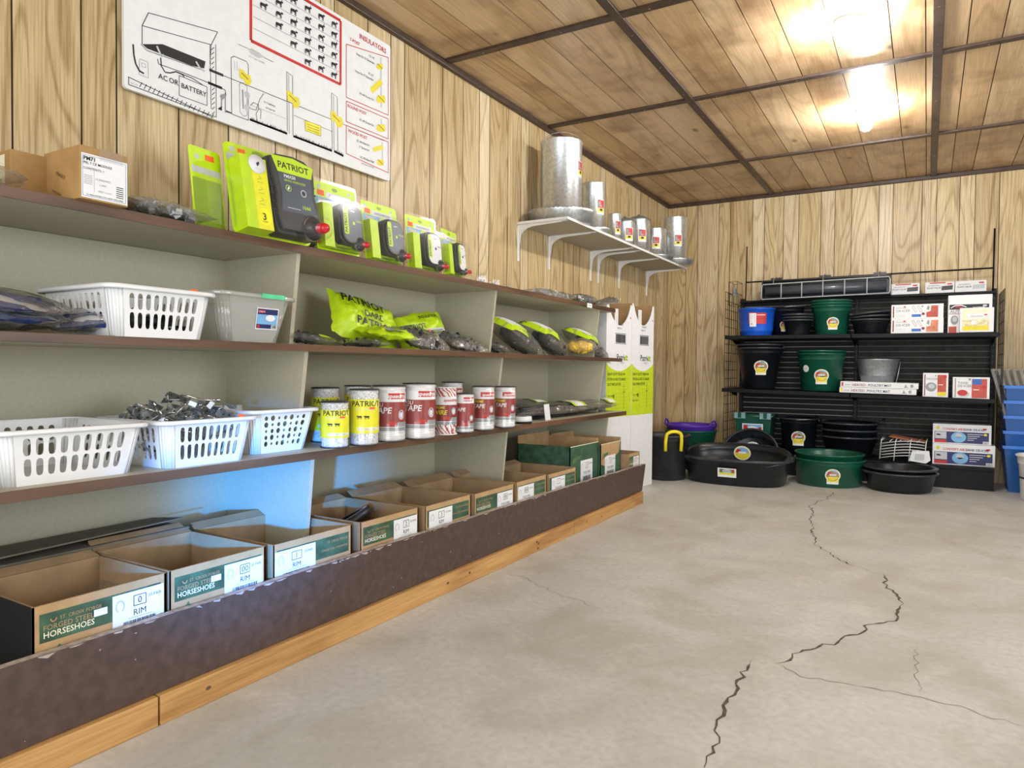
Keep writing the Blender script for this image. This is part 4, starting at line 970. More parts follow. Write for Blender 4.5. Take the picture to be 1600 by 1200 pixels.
for q in (.30, .42, .54): mb.line(S5, [(.015, h*q), (.03, h*q+.006), (.022, h*q+.014)], .0015, 'limed', 3); mb.line(S5, [(.014, h*q-.008), (.034, h*q-.008)], .0015, 'limed', 3)
mb.build('card_box', t, label='lime and yellow inner box with 3 year seal')
mb = MB(); mb.X = Matrix.Translation((.060, -w/2+.070, h*.72)) @ Matrix.Rotation(PI/2, 4, 'Y'); mb.lathe([(.001, .0), (.030, 0), (.030, .0015), (.001, .0015)], 'white', seg=30); mb.X = None
S6 = flat((.0625, -w/2+.070, h*.72), (0, 1, 0), (0, 0, 1)); mb.pg(S6, [(-.005, .002), (.006, .010), (.007, .002), (-.001, -.008)], 'navy', 1); mb.line(S6, [(-.012, -.014), (.012, -.014)], .0012, 'lgrey', 1); mb.build('badge', t, label='round white badge')
mb = MB(); cy = .055
out = [(-.085, .035), (-.075, .0), (.075, .0), (.092, .035), (.088, .09), (.078, .14), (.085, .20), (.086, .235), (.05, .262), (.0, .268), (-.05, .264), (-.092, .245), (-.094, .20), (-.082, .14), (-.088, .08)]
mb.prism([(.005, cy+a, b+.006) for a, b in out], (.05, 0, 0), 'dark'); mb.prism([(.055, cy+a*.92, .014+b*.94) for a, b in out], (.016, 0, 0), 'dark')
for k in range(6):
    for s_ in (-1, 1): mb.box(.02, cy+s_*.082-.005, .075+k*.026, .062, cy+s_*.082+.005, .081+k*.026, 'dark')
mb.build('housing', t, label='charcoal energizer body', mods=[('bevel', .004)])
S7 = flat((.0715, cy, .014), (0, 1, 0), (0, 0, 1)); mb = MB()
mb.pg(S7, [(-.066, .060), (.070, .060), (.060, .12), (.064, .19), (.072, .225), (-.074, .225), (-.066, .18), (-.058, .12)], 'slate', 1)
mb.pg(S7, [(-.066, .188), (.066, .188), (.078, .228), (.0, .244), (-.084, .238)], 'lime', 2); mb.text(S7, 'PATRIOT', -.002, .202, .030, 'black', w=.02)
mb.text(S7, 'PMX50', -.044, .172, .015, 'white', 'l', w=.02); mb.text(S7, 'FENCE ENERGIZER', -.044, .160, .010, 'lime', 'l', w=.005); mb.text(S7, '15/60', .047, .078, .015, 'lime', 'r', w=.02); mb.line(S7, [(-.045, .073), (.005, .073)], .0015, 'white', 3)
mb.line(S7, [(-.032+.010*math.cos(q/6*PI), .138+.010*math.sin(q/6*PI)) for q in range(13)], .002, 'lime', 3); mb.pg(S7, [(-.037, .136), (-.030, .146), (-.027, .139), (-.033, .131)], 'white', 3)
mb.line(S7, [(.026+.010*math.cos(q/6*PI), .132+.011*math.sin(q/6*PI)) for q in range(13)], .003, 'lgrey', 3); mb.ell(S7, .026, .132, .005, .006, 'black', 3); mb.build('faceplate', t, label='slate faceplate with lime banner')
knob(t, .058, cy+.050, .036, .86)
mb = MB(); mb.prism([(.006, a, b) for a, b in rr2(w*.97, h*.93, .03, x=0, z=h*.47)], (.085, 0, 0), 'blister'); mb.build('blister', t, label='clear plastic shell')

# ================================================================ wall chart above the shelf
t = thing('wall_chart', 'large white fence wiring chart with red and yellow print above the top shelf', 'poster', (.012, 1.257, 1.717), 0)
PW, PH = 1.243, .618
mb = MB(); mb.X = Matrix.Identity(4); mb.prism([(0, PW/2+a, PH/2+b) for a, b in rr2(PW, PH, .012)], (.012, 0, 0), 'white'); mb.build('board', t)
for a, b in ((.05, .03), (PW-.05, .03), (.05, PH-.03), (PW-.05, PH-.03)):
    mb = MB(); mb.box(-.011, a-.02, b-.02, 0, a+.02, b+.02, 'kraft'); mb.build('spacer', t)
S = flat((.012, 0, 0), (0, 1, 0), (0, 0, 1)); mb = MB(); O = Vector((.024, 1.257, 1.717))
def uv(u, v): p = at('x', .0245, u, v); return (p.y-1.257, p.z-1.717)
LN = lambda pts, w=.0016, m='black', lv=2: mb.line(S, [uv(*p) for p in pts], w*1.35, m, lv)
PGN = lambda pts, m, lv=2: mb.pg(S, [uv(*p) for p in pts], m, lv)
def TX(st, u, v, sz, m='black', al='l', **k): a, b = uv(u, v); mb.text(S, st, a, b, sz*(.70 if m == 'black' else 1), m, al, 4, **k)
# coordinates read off the photograph's chart, which is a flat board on the wall
LN([(200, 120), (334, 184)], .0018); LN([(200, 131), (338, 184)], .0001); LN([(201, 120), (201, 132)]); LN([(201, 132), (338, 183)], .0018)
for k in range(17):
    u = 218+k*7.0; v = 133.5+k*3.05; LN([(u, v+2.5), (u+4, v-4.5)], .0016)
LN([(328, 69), (330, 170)], .0016); LN([(337, 69), (338, 183)], .0016)
for k in range(5): LN([(330, 78+k*7.5), (334.5, 74+k*7.5)], .0016)
for k in range(6): LN([(331, 141+k*7.5), (335.5, 137+k*7.5)], .0016)
TX('AC', 247, 122, .034, w=.01); TX('OR', 264, 128.5, .034, w=.01)
LN([(280, 118), (323.5, 136), (323.5, 165), (280, 149), (280, 118)], .0016); TX('BATTERY', 283.5, 137, .0325, w=.012)
LN([(218, 92), (231, 97), (232, 122), (217, 116), (218, 92)], .0012, 'grey')
LN([(221, 98), (227, 100), (228, 106), (222, 104), (221, 98)], .001, 'grey')
LN([(208, 69), (209, 85), (212, 100), (218, 111), (225, 115)], .004)
PGN([(222, 69), (254, 69), (321, 96), (319, 107), (300, 103), (230, 76)], 'black')
LN([(220, 69), (230, 79), (318, 110)], .0015); LN([(245, 72), (252, 88), (256, 86)], .005, 'lgrey', 3); LN([(306, 96), (312, 106), (320, 112)], .005, 'lgrey', 3)
LN([(246, 92), (248, 100), (290, 115), (330, 131), (347, 137)], .0018); LN([(251, 90), (252, 103), (258, 113), (266, 114), (275, 112), (284, 116), (288, 120)], .003); LN([(275, 112), (300, 122), (317, 133)], .0022)
LN([(327, 109), (349, 118)], .007); LN([(325, 129), (347, 138)], .007); LN([(349, 118), (440, 155), (600, 220)], .0018)
LN([(347, 138), (352, 141), (353, 150)], .002); LN([(346, 147), (346, 172)], .004, 'grey'); LN([(352, 145), (352, 176)], .004, 'grey'); PGN([(343, 150), (350, 146), (353, 152), (347, 156)], 'grey', 3)
PGN([(341, 169), (346, 166), (347, 173), (341, 171)], 'black'); PGN([(353, 172), (362, 176), (362, 178), (353, 175)], 'black')
LN([(362, 178), (361, 90), (366, 88), (385, 96), (388, 102), (388, 120)], .0018); LN([(388, 152), (388, 188)], .0018); LN([(362, 178), (388, 188)], .0018)
for k in (0, 1): LN([(366+k*4, 95), (367+k*4, 110)], .001, 'grey')
LN([(374, 131), (375, 175), (381, 182), (386, 180), (386, 135), (379, 129), (374, 131)], .0018, 'grey')
LN([(379, 140), (380, 170)], .005, 'grey'); mb.ell(S, *uv(386, 148), .012, .013, 'lgrey', 3); mb.ell(S, *uv(386, 168), .012, .013, 'lgrey', 3)
def gold_blob(u, v, s=1.0, long=True):
    pts = [(-8, -12), (-2, -10), (2, -4), (8, -2), (10, 6), (8, 12), (2, 12), (-1, 4), (-7, 2)] if long else [(-6, -5), (5, -6), (7, 0), (6, 6), (-3, 6), (-7, 2)]
    PGN([(u+a*s, v+b*s) for a, b in pts], 'gold', 5); LN([(u-5*s, v-6*s), (u+5*s, v+4*s)], .002, 'black', 6)
gold_blob(382, 120, 1.05); gold_blob(457, 155, 1.15); gold_blob(525, 186, 1.1)
for (u, v0, v1) in ((448, 112, 205), (518, 145, 232)):
    LN([(u, v0), (u+1, v1)], .0018); LN([(u+3, v0+4), (u+4, v1+4)], .0014); LN([(u+9, v0+7), (u+10, v1+6)], .0018); LN([(u, v0), (u+9, v0+7)], .0014)
LN([(459, 180), (520, 206)], .0012); LN([(392, 164), (448, 186)], .001, 'grey'); LN([(388, 165), (392, 170), (400, 172), (406, 155), (412, 146)], .0016)
PGN([(476, 188), (501, 197), (501, 213), (477, 204)], pm('chart yellow', (.85, .75, .03), .5), 4); LN([(476, 188), (501, 197), (501, 213), (477, 204), (476, 188)], .001, 'black', 5)
for q in range(3): LN([(480, 194+q*4), (498, 200.5+q*4)], .001, 'black', 6)
# grass
r = random.Random(5)
for (ua, va, ub, vb) in ((390, 185, 448, 207), (458, 211, 518, 234), (522, 235, 536, 242)):
    n_ = int((ub-ua)/2)
    for k in range(n_):
        u = ua+(ub-ua)*k/n_; v = va+(vb-va)*k/n_; PGN([(u, v+3), (u+2.4, v+4), (u+2+r.random(), v-r.uniform(0, 3))], 'black', 3); PGN([(u, v+3.2), (u+2.6, v+4.2), (u+2.6, v+1), (u, v)], 'black', 3)
for k in range(16): u = r.uniform(345, 545); LN([(u, 190+(u-345)*.37), (u+5, 192+(u-345)*.37)], .0012, 'grey')
TX('A-11 Lightning', 412, 160, .0125, w=.01); TX('Arrester Kit', 415, 169, .0125, w=.01); LN([(391, 165), (396, 160), (404, 164), (404, 170), (400, 178), (403, 195)], .0016); LN([(404, 170), (408, 172), (407, 186)], .0014)
LN([(372, 69), (388, 76)], .0014); PGN([(388, 77), (394, 77), (406, 84), (413, 89), (404, 91), (392, 84)], 'lgrey', 3); LN([(388, 77), (394, 77), (406, 84), (413, 90), (427, 97)], .0016); TX('A-5 Gate Handle', 389, 89, .010, 'grey')
# table of animals inside a red frame
rx0, ry0 = uv(532, 132); rw = .012; top = PH-.02; left = .47
mb.line(S, [(left, ry0), (rx0, ry0), (rx0, top), (left, top), (left, ry0)], rw, 'red', 2)
rows = 6; rh = .042
for k in range(rows): mb.line(S, [(left+.01, ry0+.008+rh*(k+1)), (rx0-.008, ry0+.008+rh*(k+1))], .0013, 'black', 2)
def animal(cx, cy, s, kind):
    mb.pg(S, [(cx-s*.5, cy), (cx-s*.4, cy+s*.38), (cx+s*.4, cy+s*.42), (cx+s*.5, cy+s*.05)], 'black', 4) if kind != 1 else mb.ell(S, cx, cy+s*.2, s*.42, s*.22, 'black', 4)
    for l in (-.42, -.26, .26, .42): mb.line(S, [(cx+s*l, cy+s*.1), (cx+s*l, cy-s*.32)], s*.09, 'black', 4)
    mb.pg(S, [(cx+s*.35, cy+s*.25), (cx+s*.68, cy+s*.3), (cx+s*.72, cy+s*.5), (cx+s*.4, cy+s*.55)], 'black', 4)
    if kind == 2: mb.line(S, [(cx+s*.5, cy+s*.5), (cx+s*.6, cy+s*.8)], s*.06, 'black', 4)
for k in range(rows):
    cnt = 7-k % 2 if k > 2 else 3+k*1
    for j in range(6): 
        if j >= 6-cnt: animal(left+.055+.072*j, ry0+.022+rh*k, .030, (j+k) % 3)
# right column: heads and drawings
RC = 'red'
def fr(a, b, c, d): LN([(a[0], a[1]), (b[0], b[1]), (c[0], c[1]), (d[0], d[1]), (a[0], a[1])], .0025, RC, 3)
fr((541, 69), (606.5, 90), (606.5, 180), (541, 152)); fr((541, 158), (606.5, 186), (606.5, 217), (541, 190)); fr((541, 196), (606.5, 222), (606.5, 270), (541, 240))
TX('ROUND POST', 543, 167, .0185, RC, w=.012); TX('WOOD POST', 543.5, 206, .0195, RC, w=.012)
a, b = uv(603, 84); mb.text(S, 'INSULATORS', a, b, .030, RC, 'r', 4, w=.014); a, b = uv(562, 72); mb.text(S, 'T-POST', a, b, .0185, RC, 'r', 4, w=.012)
for (st, u, v) in (('SC-10', 584.5, 93), ('Snap-On 2" Extender', 585, 101), ('SC-20', 583, 120), ('Snap-On 5" Extender', 583.5, 127), ('SC-60 Screw-On', 584, 158), ('SC-40 Screw-On', 584, 198), ('SC-30 Nail-On', 577, 229), ('5" Extender', 577, 237), ('SC-70 Slant Nail', 584, 255), ('with Double-Header Nail', 584, 263)):
    a, b = uv(u, v); mb.text(S, st, a, b, .0135 if 'Double' not in st else .008, 'black', 'r', 4, w=.006)
for (u0, v0, v1) in ((595, 90, 168), (595.5, 186, 205), (597, 222, 255)): LN([(u0, v0), (u0+.5, v1)], .006, 'lgrey', 3)
gold_blob(593, 104, .75, False); LN([(580, 142), (596, 127)], .018, 'gold', 5); gold_blob(595, 155, 1.0, False); gold_blob(595, 200, 1.0, False); LN([(583, 234), (598, 230)], .014, 'gold', 5); gold_blob(594, 254, .8, False)
LN([(222, 69), (222, 40), (330, 70), (328, 100)], .0018); LN([(222, 40), (232, 20), (340, 50), (330, 70)], .0018)
TX('MC-75', 204, 131, .008, 'grey')
mb.build('printing', t, label='black, red and yellow printed diagram')
# ================================================================ bracketed wall shelf with feeders
ZS = 1.752
t = thing('wall_shelf', 'white wall shelf on white brackets high in the left corner', 'shelf', (0, 4.87, ZS))
mb = MB(); mb.box(.002, -1.17, -.014, .345, 1.19, 0, 'lamd'); o = mb.build('board', t); mb = MB(); mb.box(.345, -1.17, -.015, .3475, 1.19, .0005, 'whitem'); mb.box(.002, -1.1725, -.015, .3475, -1.17, .0005, 'whitem'); mb.build('edging', o)
for yy in (3.715, 4.125, 4.79, 4.93, 5.345, 6.0):
    mb = MB(); y = yy-4.87
    mb.box(.001, y-.011, -.235, .006, y+.011, -.016, 'whitem'); mb.box(.001, y-.011, -.020, .335, y+.011, -.0155, 'whitem')
    pts = [(.004, -.018), (.30, -.018), (.30, -.024), (.13, -.030)]+[(.02+.11*(1-math.sin(q/5*PI/2)), -.030-.06*(1-math.cos(q/5*PI/2))) for q in range(6)]+[(.006, -.20), (.004, -.22)]
    mb.prism([(a, y-.003, b) for a, b in pts], (0, .006, 0), 'whitem')
    for q in (-.05, -.19): mb.X = None; mb.lathe([(.005, 0), (.001, .002)], 'nail', (.008, y, q), 8)
    mb.build('bracket', t)
ARCH = None
def feed_label(t, r, h, z0, th, w=.06, lh=.10):
    S = cone((0, 0, z0), r, r, lh, th); mb = MB(); n = 6
    mb.rect(S, -w/2, 0, w/2, lh, 'white', 1, n); mb.rect(S, -w*.42, lh*.42, w*.42, lh*.95, 'brick', 2, n); mb.rect(S, -w*.35, lh*.5, w*.1, lh*.85, 'grey', 3, n); mb.rect(S, -w*.1, lh*.62, w*.38, lh*.9, 'red', 4, n); mb.rect(S, -w*.42, lh*.14, w*.42, lh*.40, 'gold', 2, n); mb.ell(S, 0, lh*.3, w*.2, lh*.09, 'black', 4)
    mb.build('label', t, label='red, white and yellow label')
def feeder(label, x, y, r, h, rp, hp=.06, bail=False, lid=False, lab=0, z=ZS, mat='galv', lz=.35, kind='galvanized_feeder', cat='feeder'):
    t = thing(kind, label, cat, (x, y, z), 0, 'galvanized poultry feeders'); mb = MB()
    z0 = hp*.55
    mb.lathe([(r-.002, z0), (r, z0), (r, z0+(h-z0)*.06), (r+.002, z0+(h-z0)*.065), (r, z0+(h-z0)*.07), (r, h-.008), (r+.002, h-.004), (r, h), (r-.006, h), (r-.006, h-.01), (.001, h-.01)], mat, seg=48)
    mb.tube([(r*math.cos(2.2), r*math.sin(2.2), z0), (r*math.cos(2.2), r*math.sin(2.2), h)], .002, mat, 6); mb.build('hopper', t)
    mb = MB(); mb.lathe([(.001, .002), (rp*.86, .0), (rp*.90, .004), (rp*.97, hp*.8), (rp, hp), (rp-.006, hp+.002), (rp*.92, hp*.78), (rp*.84, .008), (.001, .010)], 'galv', seg=96, flute={2: .01, 3: .028, 4: .028}); mb.build('pan', t, label='fluted pan')
    if bail:
        mb = MB(); mb.tube([((r+.003)*math.cos(a)*1.0, 0, h-.02+.085*math.sin(a)) for a in [PI*q/14 for q in range(15)]], .002, 'steel', 6); o = mb.build('bail_handle', t); o.rotation_euler = (0, 0, facing((x, y))+PI/2)
        mb = MB(); a = facing((x, y)); mb.tube([(r*math.cos(a)+.003*math.cos(a), r*math.sin(a)-.006+q*.012, z0+.028) for q in (0, 1)], .002, 'steel', 6); mb.build('adjuster', t)
    if lid:
        mb = MB(); mb.lathe([(r+.006, h-.012), (r+.006, h+.002), (r*.6, h+.022), (.012, h+.028), (.012, h+.04), (.001, h+.044)], 'galvd', seg=40); mb.build('lid', t)
    if lab: feed_label(t, r, h, h*lz, facing((x, y))+lab, w=min(.065, r*.9))
    return t
feeder('tallest galvanized feeder with bail handle and wide fluted pan, nearest on the wall shelf', .195, 3.91, .128, .51, .205, .075, True, lab=1.15, lz=.55)
feeder('narrow galvanized feeder standing directly right of the tallest one', .20, 4.38, .082, .36, .115, .055, lab=.75, lz=.4)
feeder('small slim galvanized feeder, third from the near end', .19, 4.78, .052, .235, .085, .045, lab=.6, lz=.35)
feeder('short lidded galvanized feeder in the middle of the wall shelf', .185, 5.00, .082, .22, .125, .03, lid=True, lab=.45, lz=.3)
feeder('domed-lid galvanized feeder behind the short lidded one', .195, 5.27, .088, .285, .12, .03, lid=True, lab=.35, lz=.35)
feeder('galvanized feeder with open flat top and doubled label', .215, 5.60, .092, .265, .15, .04, lab=.10, lz=.35)
feeder('tall galvanized feeder at the corner end of the wall shelf', .285, 5.92, .098, .41, .155, .05, lab=.25, lz=.38)
feeder('galvanized feeder mostly hidden behind the flat-topped one', .13, 5.80, .085, .27, .10, .03, lid=True)

# ================================================================ tall white cartons at the end of the shelving
def tall_box(y0, y1, h, label, deep=.30, seed=1, low=0, x0=.33, x1=.37):
    w = math.hypot(y1-y0, x1-x0); rz = -math.atan2(x1-x0, y1-y0); n_ = Vector((math.cos(rz), math.sin(rz), 0))
    t = thing('display_carton', label, 'box', Vector(((x0+x1)/2, (y0+y1)/2, 0))-n_*deep/2, rz, 'tall white cartons'); a, b = deep/2, w/2
    mb = MB()
    # front face with U-shaped cut
    def cut(q): return h - low*q - (.150*math.sin(PI*min(1, max(0, (q-.08)/.86)))**.6 if .08 < q < .94 else 0)
    N = 22
    for i in range(N):
        q0, q1 = i/N, (i+1)/N; ya, yb = -b+w*q0, -b+w*q1
        mb.poly([(a, ya, 0), (a, yb, 0), (a, yb, cut(q1)), (a, ya, cut(q0))], 'white'); mb.poly([(a-.004, yb, 0), (a-.004, ya, 0), (a-.004, ya, cut(q0)), (a-.004, yb, cut(q1))], 'kraft')
        mb.poly([(a, ya, cut(q0)), (a, yb, cut(q1)), (a-.004, yb, cut(q1)), (a-.004, ya, cut(q0))], 'white')
    mb.box(-a, -b, 0, a-.004, -b+.004, h, 'kraft'); mb.box(-a, -b-.0005, 0, a, -b, h-.02, 'white'); mb.box(-a, b-.004, 0, a-.004, b, h+.01, 'kraft'); mb.box(-a, b, 0, a, b+.0005, h, 'white'); mb.box(-a, -b, 0, -a+.004, b, h+.02, 'kraft'); mb.box(-a, -b, 0, a-.004, b, .004, 'kraft')
    mb.build('carton_body', t)
    S = flat((a, -b, 0), (0, 1, 0), (0, 0, 1)); mb = MB(); z1, z0 = .86, .53
    pts = [(0, z0-.0), (w, z0+.0), (w, z1+.035)]+[(w*(1-q/10), z1+.035-.05*math.sin(PI*q/10)**.8) for q in range(1, 10)]+[(0, z1+.035)]
    for i in range(10):
        x0_, x1_ = w*i/10, w*(i+1)/10; f = lambda q: z1+.04-.055*math.sin(PI*q)**.8 if 0 < q < 1 else z1+.04
        mb.pg(S, [(x0_, z0), (x1_, z0), (x1_, f((i+1)/10)), (x0_, f(i/10))], pm('carton lime', (.56, .70, .02), .5, nz=.04), 1)
    mb.text(S, 'Patriot', w*.62, z1+.06, .062, 'black', w=.01, sq=.9); mb.ell(S, w*.77, z1+.078, .014, .018, 'lime', 4); mb.text(S, 'FENCE', w*.62, z1+.038, .018, 'grey')
    for q, s_ in enumerate(('HEAVY DUTY TREAD-IN', 'POTEAUX RECYCLABLES', 'ELECTRIFICATION')): mb.text(S, s_, .02, z1-.045-.035*q, .026, 'black', 'l', w=.01, sq=.85)
    for q in (0, 1): mb.text(S, 'Qty. 50pc', .02, z1-.19-.04*q, .02, 'black', 'l')
    mb.text(S, 'B', w*.3, .60+.06, .035, 'black', w=.02); mb.line(S, [(w*.70, z0+.05), (w*.70, z1-.10)], .003, 'black', 3); mb.line(S, [(w*.66, z1-.16), (w*.74, z1-.16)], .004, 'black', 3)
    rr = random.Random(seed)
    for q in range(9): mb.line(S, [(w*rr.uniform(.35, .5), z0+.06+q*.025), (w*rr.uniform(.8, .95), z0+.06+q*.025)], .0012, 'limed', 2)
    for q in range(3): mb.frame(S, w*.25, z0+.02+q*.05, w*.4, z0+.055+q*.05, .001, 'limed', 2)
    mb.text(S, 'PATRIOT', w*.55, 1.16, .017, 'black', w=.01); mb.text(S, 'POST 10', w*.5, 1.135, .017, 'black', w=.01); barcode(mb, S, w*.35, 1.04, w*.75, 1.10, seed); mb.line(S, [(w*.33, 1.105), (w*.77, 1.105)], .003, 'black', 3); mb.line(S, [(w*.33, 1.035), (w*.77, 1.035)], .003, 'black', 3)
    mb.ell(S, w*.94, 1.22, .006, .008, 'red', 3, 10)
    mb.build('printing', t, label='lime band with black print')
    mb = MB(); mb.box(a-.06, -b*.05+.04, .4, a-.057, -b*.05+.09, h-.03, 'white'); mb.build('insert', t)
    return t
tall_box(4.355, 4.70, 1.312, 'tall white carton with lime band and scooped top, touching the shelving unit', .27, 1, 0, .322, .368)
tall_box(4.703, 5.03, 1.328, 'tall white carton with lime band and scooped top, on the corner side', .27, 2, 0, .369, .414)

# ================================================================ buckets and tubs
def bucket(name, label, loc, r0, r1, h, mat, cat='bucket', bands=(.86,), rim=.006, sx=1, sy=1, seg=44, group=None, rot=(0, 0, 0), handle=None, ears=False, ribs=0, bend=.0):
    t = thing(name, label, cat, loc, rot[2], group, rot[0], rot[1]); mb = MB(); R = lambda z: r0+(r1-r0)*(z/h)**(1-bend)
    prof = [(.001, 0), (r0*.95, 0), (r0, .006)]
    for b in bands: prof += [(R(h*b), h*b-.003), (R(h*b)+.005, h*b), (R(h*b)+.006, h*(b)+.006)]
    prof += [(R(h)+(.005 if bands else 0), h-.014), (r1+rim+.004, h-.012), (r1+rim+.006, h-.004), (r1+rim, h), (r1-.002, h)]
    prof += [(R(h*q)-.004, h*q) for q in (.9, .6, .3)]+[(r0-.006, .012), (.001, .010)]
    mb.lathe(prof, mat, seg=seg, sx=sx, sy=sy); mb.build('shell', t)
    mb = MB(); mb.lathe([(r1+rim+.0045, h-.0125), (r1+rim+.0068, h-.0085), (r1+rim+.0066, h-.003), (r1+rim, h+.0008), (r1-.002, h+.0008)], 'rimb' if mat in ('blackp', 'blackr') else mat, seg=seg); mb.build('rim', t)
    if handle == 'bail':
        mb = MB(); mb.tube([(0, (r1+rim+.004)*math.cos(a), h-.02-.09*math.sin(a)*.2+.02) if False else ((r1+rim+.01)*math.sin(a)*.98, (r1+rim+.006)*math.cos(a), h-.012+.012*math.sin(a)) for a in [PI*q/16 for q in range(17)]], .0025, 'steel', 6); mb.build('bail_handle', t, label='thin wire handle')
    if ears:
        for s_ in (-1, 1):
            mb = MB(); x = s_*(r1+rim); pts = [(x*1.0, -.055, h-.01), (x+s_*.02, -.05, h+.015), (x+s_*.035, -.03, h+.032), (x+s_*.038, 0, h+.036), (x+s_*.035, .03, h+.032), (x+s_*.02, .05, h+.015), (x, .055, h-.01)]
            mb.tube(pts, .0085, mat, 8); mb.build('handle', t)
    return t
def round_sticker(t, r0, r1, h, th, zc, s=.05, name='label', inner=False, tab=True, colors=('cream', 'red', 'sky', 'gold', 'kraft2')):
    k = (r1-r0)/h; S0 = cone((0, 0, 0), r0, r1, h, th); S = (lambda a, b, hh=0: S0(-a, b, -hh-.006)) if inner else (lambda a, b, hh=0: S0(a, b, hh+.0015))
    mb = MB(); c0, c1, c2, c3, c4 = colors
    if tab: mb.rect(S, -s*.78, zc-s*1.25, s*.78, zc-s*.2, 'white', 1, 4); mb.rect(S, -s*.74, zc-s*.95, s*.74, zc-s*.3, 'gold', 1.5, 4)
    mb.ell(S, 0, zc, s, s*.92, c0, 2, 24); mb.ell(S, 0, zc, s*.84, s*.76, c4, 3, 24)
    mb.pg(S, [(-s*.80, zc+s*.05)]+[(s*.82*math.cos(q), zc+s*.74*math.sin(q)) for q in [PI-PI*i/10 for i in range(1, 10)]]+[(s*.80, zc+s*.05)], c2, 4)
    mb.pg(S, [(-s*.78, zc+s*.02), (-s*.2, zc+s*.0), (-s*.25, zc+s*.5), (-s*.6, zc+s*.48)], c1, 5); mb.rect(S, -s*.45, zc-s*.05, s*.45, zc+s*.22, 'white', 6, 3); mb.text(S, 'FORTIFLEX', 0, zc+s*.02, s*.18, 'navy', 'c', 7)
    mb.rect(S, -s*.66, zc-s*.45, s*.66, zc-s*.22, c3, 5, 3)
    return mb.build(name, t, label='round colourful product sticker')
# --- floor
c = Vector((.405, 5.36)); mk = bucket('muck_bucket', 'black muck bucket with yellow rope handle beside the tall cartons', (.405, 5.365, 0), .155, .185, .350, 'blackr', 'bucket', (.88,))
mb = MB(); th = facing(c)+.32; pts = []
for q in range(13):
    a = PI*q/12; s_ = -.055*math.cos(a); z = .352+.035*math.sin(a); rr = .208; ang = th+s_/.19
    pts.append((rr*math.cos(ang), rr*math.sin(ang), z))
for s_ in (-1, 1):
    ang = th+s_*.06/.19; L0 = [(.197*math.cos(ang), .197*math.sin(ang), .235), (.203*math.cos(ang), .203*math.sin(ang), .31)]
    pts = (L0+pts) if s_ < 0 else (pts+L0[::-1])
mb.tube(pts, .013, 'yellowp', 10); mb.build('rope_handle', mk, label='yellow rope handle')
p = at('y', 6.10, 1079, 700)
tg = bucket('flexible_tub', 'dark green flexible tub holding the purple one, in the corner', (p.x, 6.10, 0), .17, .215, .335, 'greenp', 'tub', (.9,), group='flexible tubs in the corner')
tp = bucket('flexible_tub', 'purple flexible tub with loop handles nested in the green one', (p.x, 6.10, .055), .163, .211, .325, 'purple', 'tub', (.92,), ears=False)
for s_ in (-1, 1):
    mb = MB(); A = -.25 if s_ > 0 else PI+.05; mb.tube([((.222)*math.cos(A+q*.28)+.0, (.222)*math.sin(A+q*.28), .318+.045*math.cos(q*PI/2*.98)) for q in [-1+2*i/12 for i in range(13)]], .008, 'purple', 8); mb.build('handle', tp)
# oval troughs
def oval(label, loc, tilt=0, lab=True, sx=.405, sy=.27, h=.2):
    t = bucket('stock_tub', label, loc, .88, 1.0, .2, 'blackp', 'tub', (.72,), rim=.0, sx=1, sy=1, group='oval black tubs') if False else thing('oval_tub', label, 'tub', loc, 0, 'oval black tubs', tilt, 0)
    mb = MB()
    def ring(k, z): return (k, z)
    prof = [(.001, 0), (.84, 0), (.88, .012), (.90, .075), (.915, .078), (.925, .15), (.945, .153), (.965, .185), (1.02, .190), (1.035, .198), (1.02, .208), (.965, .206), (.92, .15), (.87, .02), (.001, .012)]
    seg = 72; rings = []
    for k, z in prof:
        row = []
        for i in range(seg):
            a = 2*PI*i/seg; ca, sa = math.cos(a), math.sin(a); e = 2/2.6
            row.append(mb.av((sx*k*math.copysign(abs(ca)**e, ca), sy*k*math.copysign(abs(sa)**e, sa), z*h/.208)))
        rings.append(row)
    for a, b in zip(rings, rings[1:]):
        for i in range(seg): mb.face((a[i], a[(i+1) % seg], b[(i+1) % seg], b[i]), 'blackp', True)
    for i in range(10):
        a = .5+i*.25; mb.box(sx*.955*math.cos(a)-.006, sy*.955*math.sin(a)-.006, .03, sx*.955*math.cos(a)+.006, sy*.955*math.sin(a)+.002, .19, 'blackp') if False else None
    mb.build('shell', t)
    mb = MB(); q_ = []
    for k, z in ((1.021, .189), (1.037, .197), (1.021, .2095), (.963, .2075)):
        q_.append([mb.av((sx*k*math.copysign(abs(math.cos(2*PI*i/seg))**(2/2.6), math.cos(2*PI*i/seg)), sy*k*math.copysign(abs(math.sin(2*PI*i/seg))**(2/2.6), math.sin(2*PI*i/seg)), z*h/.208)) for i in range(seg)])
    for a, b in zip(q_, q_[1:]):
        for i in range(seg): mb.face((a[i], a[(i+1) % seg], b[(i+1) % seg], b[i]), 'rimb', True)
    mb.build('rim', t); return t
tA = oval('large oval black trough on the floor, lower of the nested pair', (.925, 5.50, 0))
S = flat((-.01, -.2465, .065), (1, 0, 0), (0, -.12, 1)); mb = MB(); mb.rect(S, -.068, 0, .068, .068, 'white', 4); mb.rect(S, -.055, .018, .055, .060, 'gold', 5); mb.rect(S, -.055, .034, .055, .060, 'green2', 6); mb.ell(S, 0, .045, .035, .014, 'lgrey', 7); mb.text(S, 'RUBBERMAID', 0, .041, .010, 'navy', 'c', 8); mb.rect(S, .03, .046, .055, .060, 'red', 7); mb.build('label', tA, label='white rectangular picture label')
tB = oval('oval black trough sitting tilted inside the lower one, round sticker inside', (.925, 5.525, .055), .25, sx=.385, sy=.235, h=.168)
S = flat((0, .205, .098), (1, 0, 0), (0, .12, 1)); mb = MB()
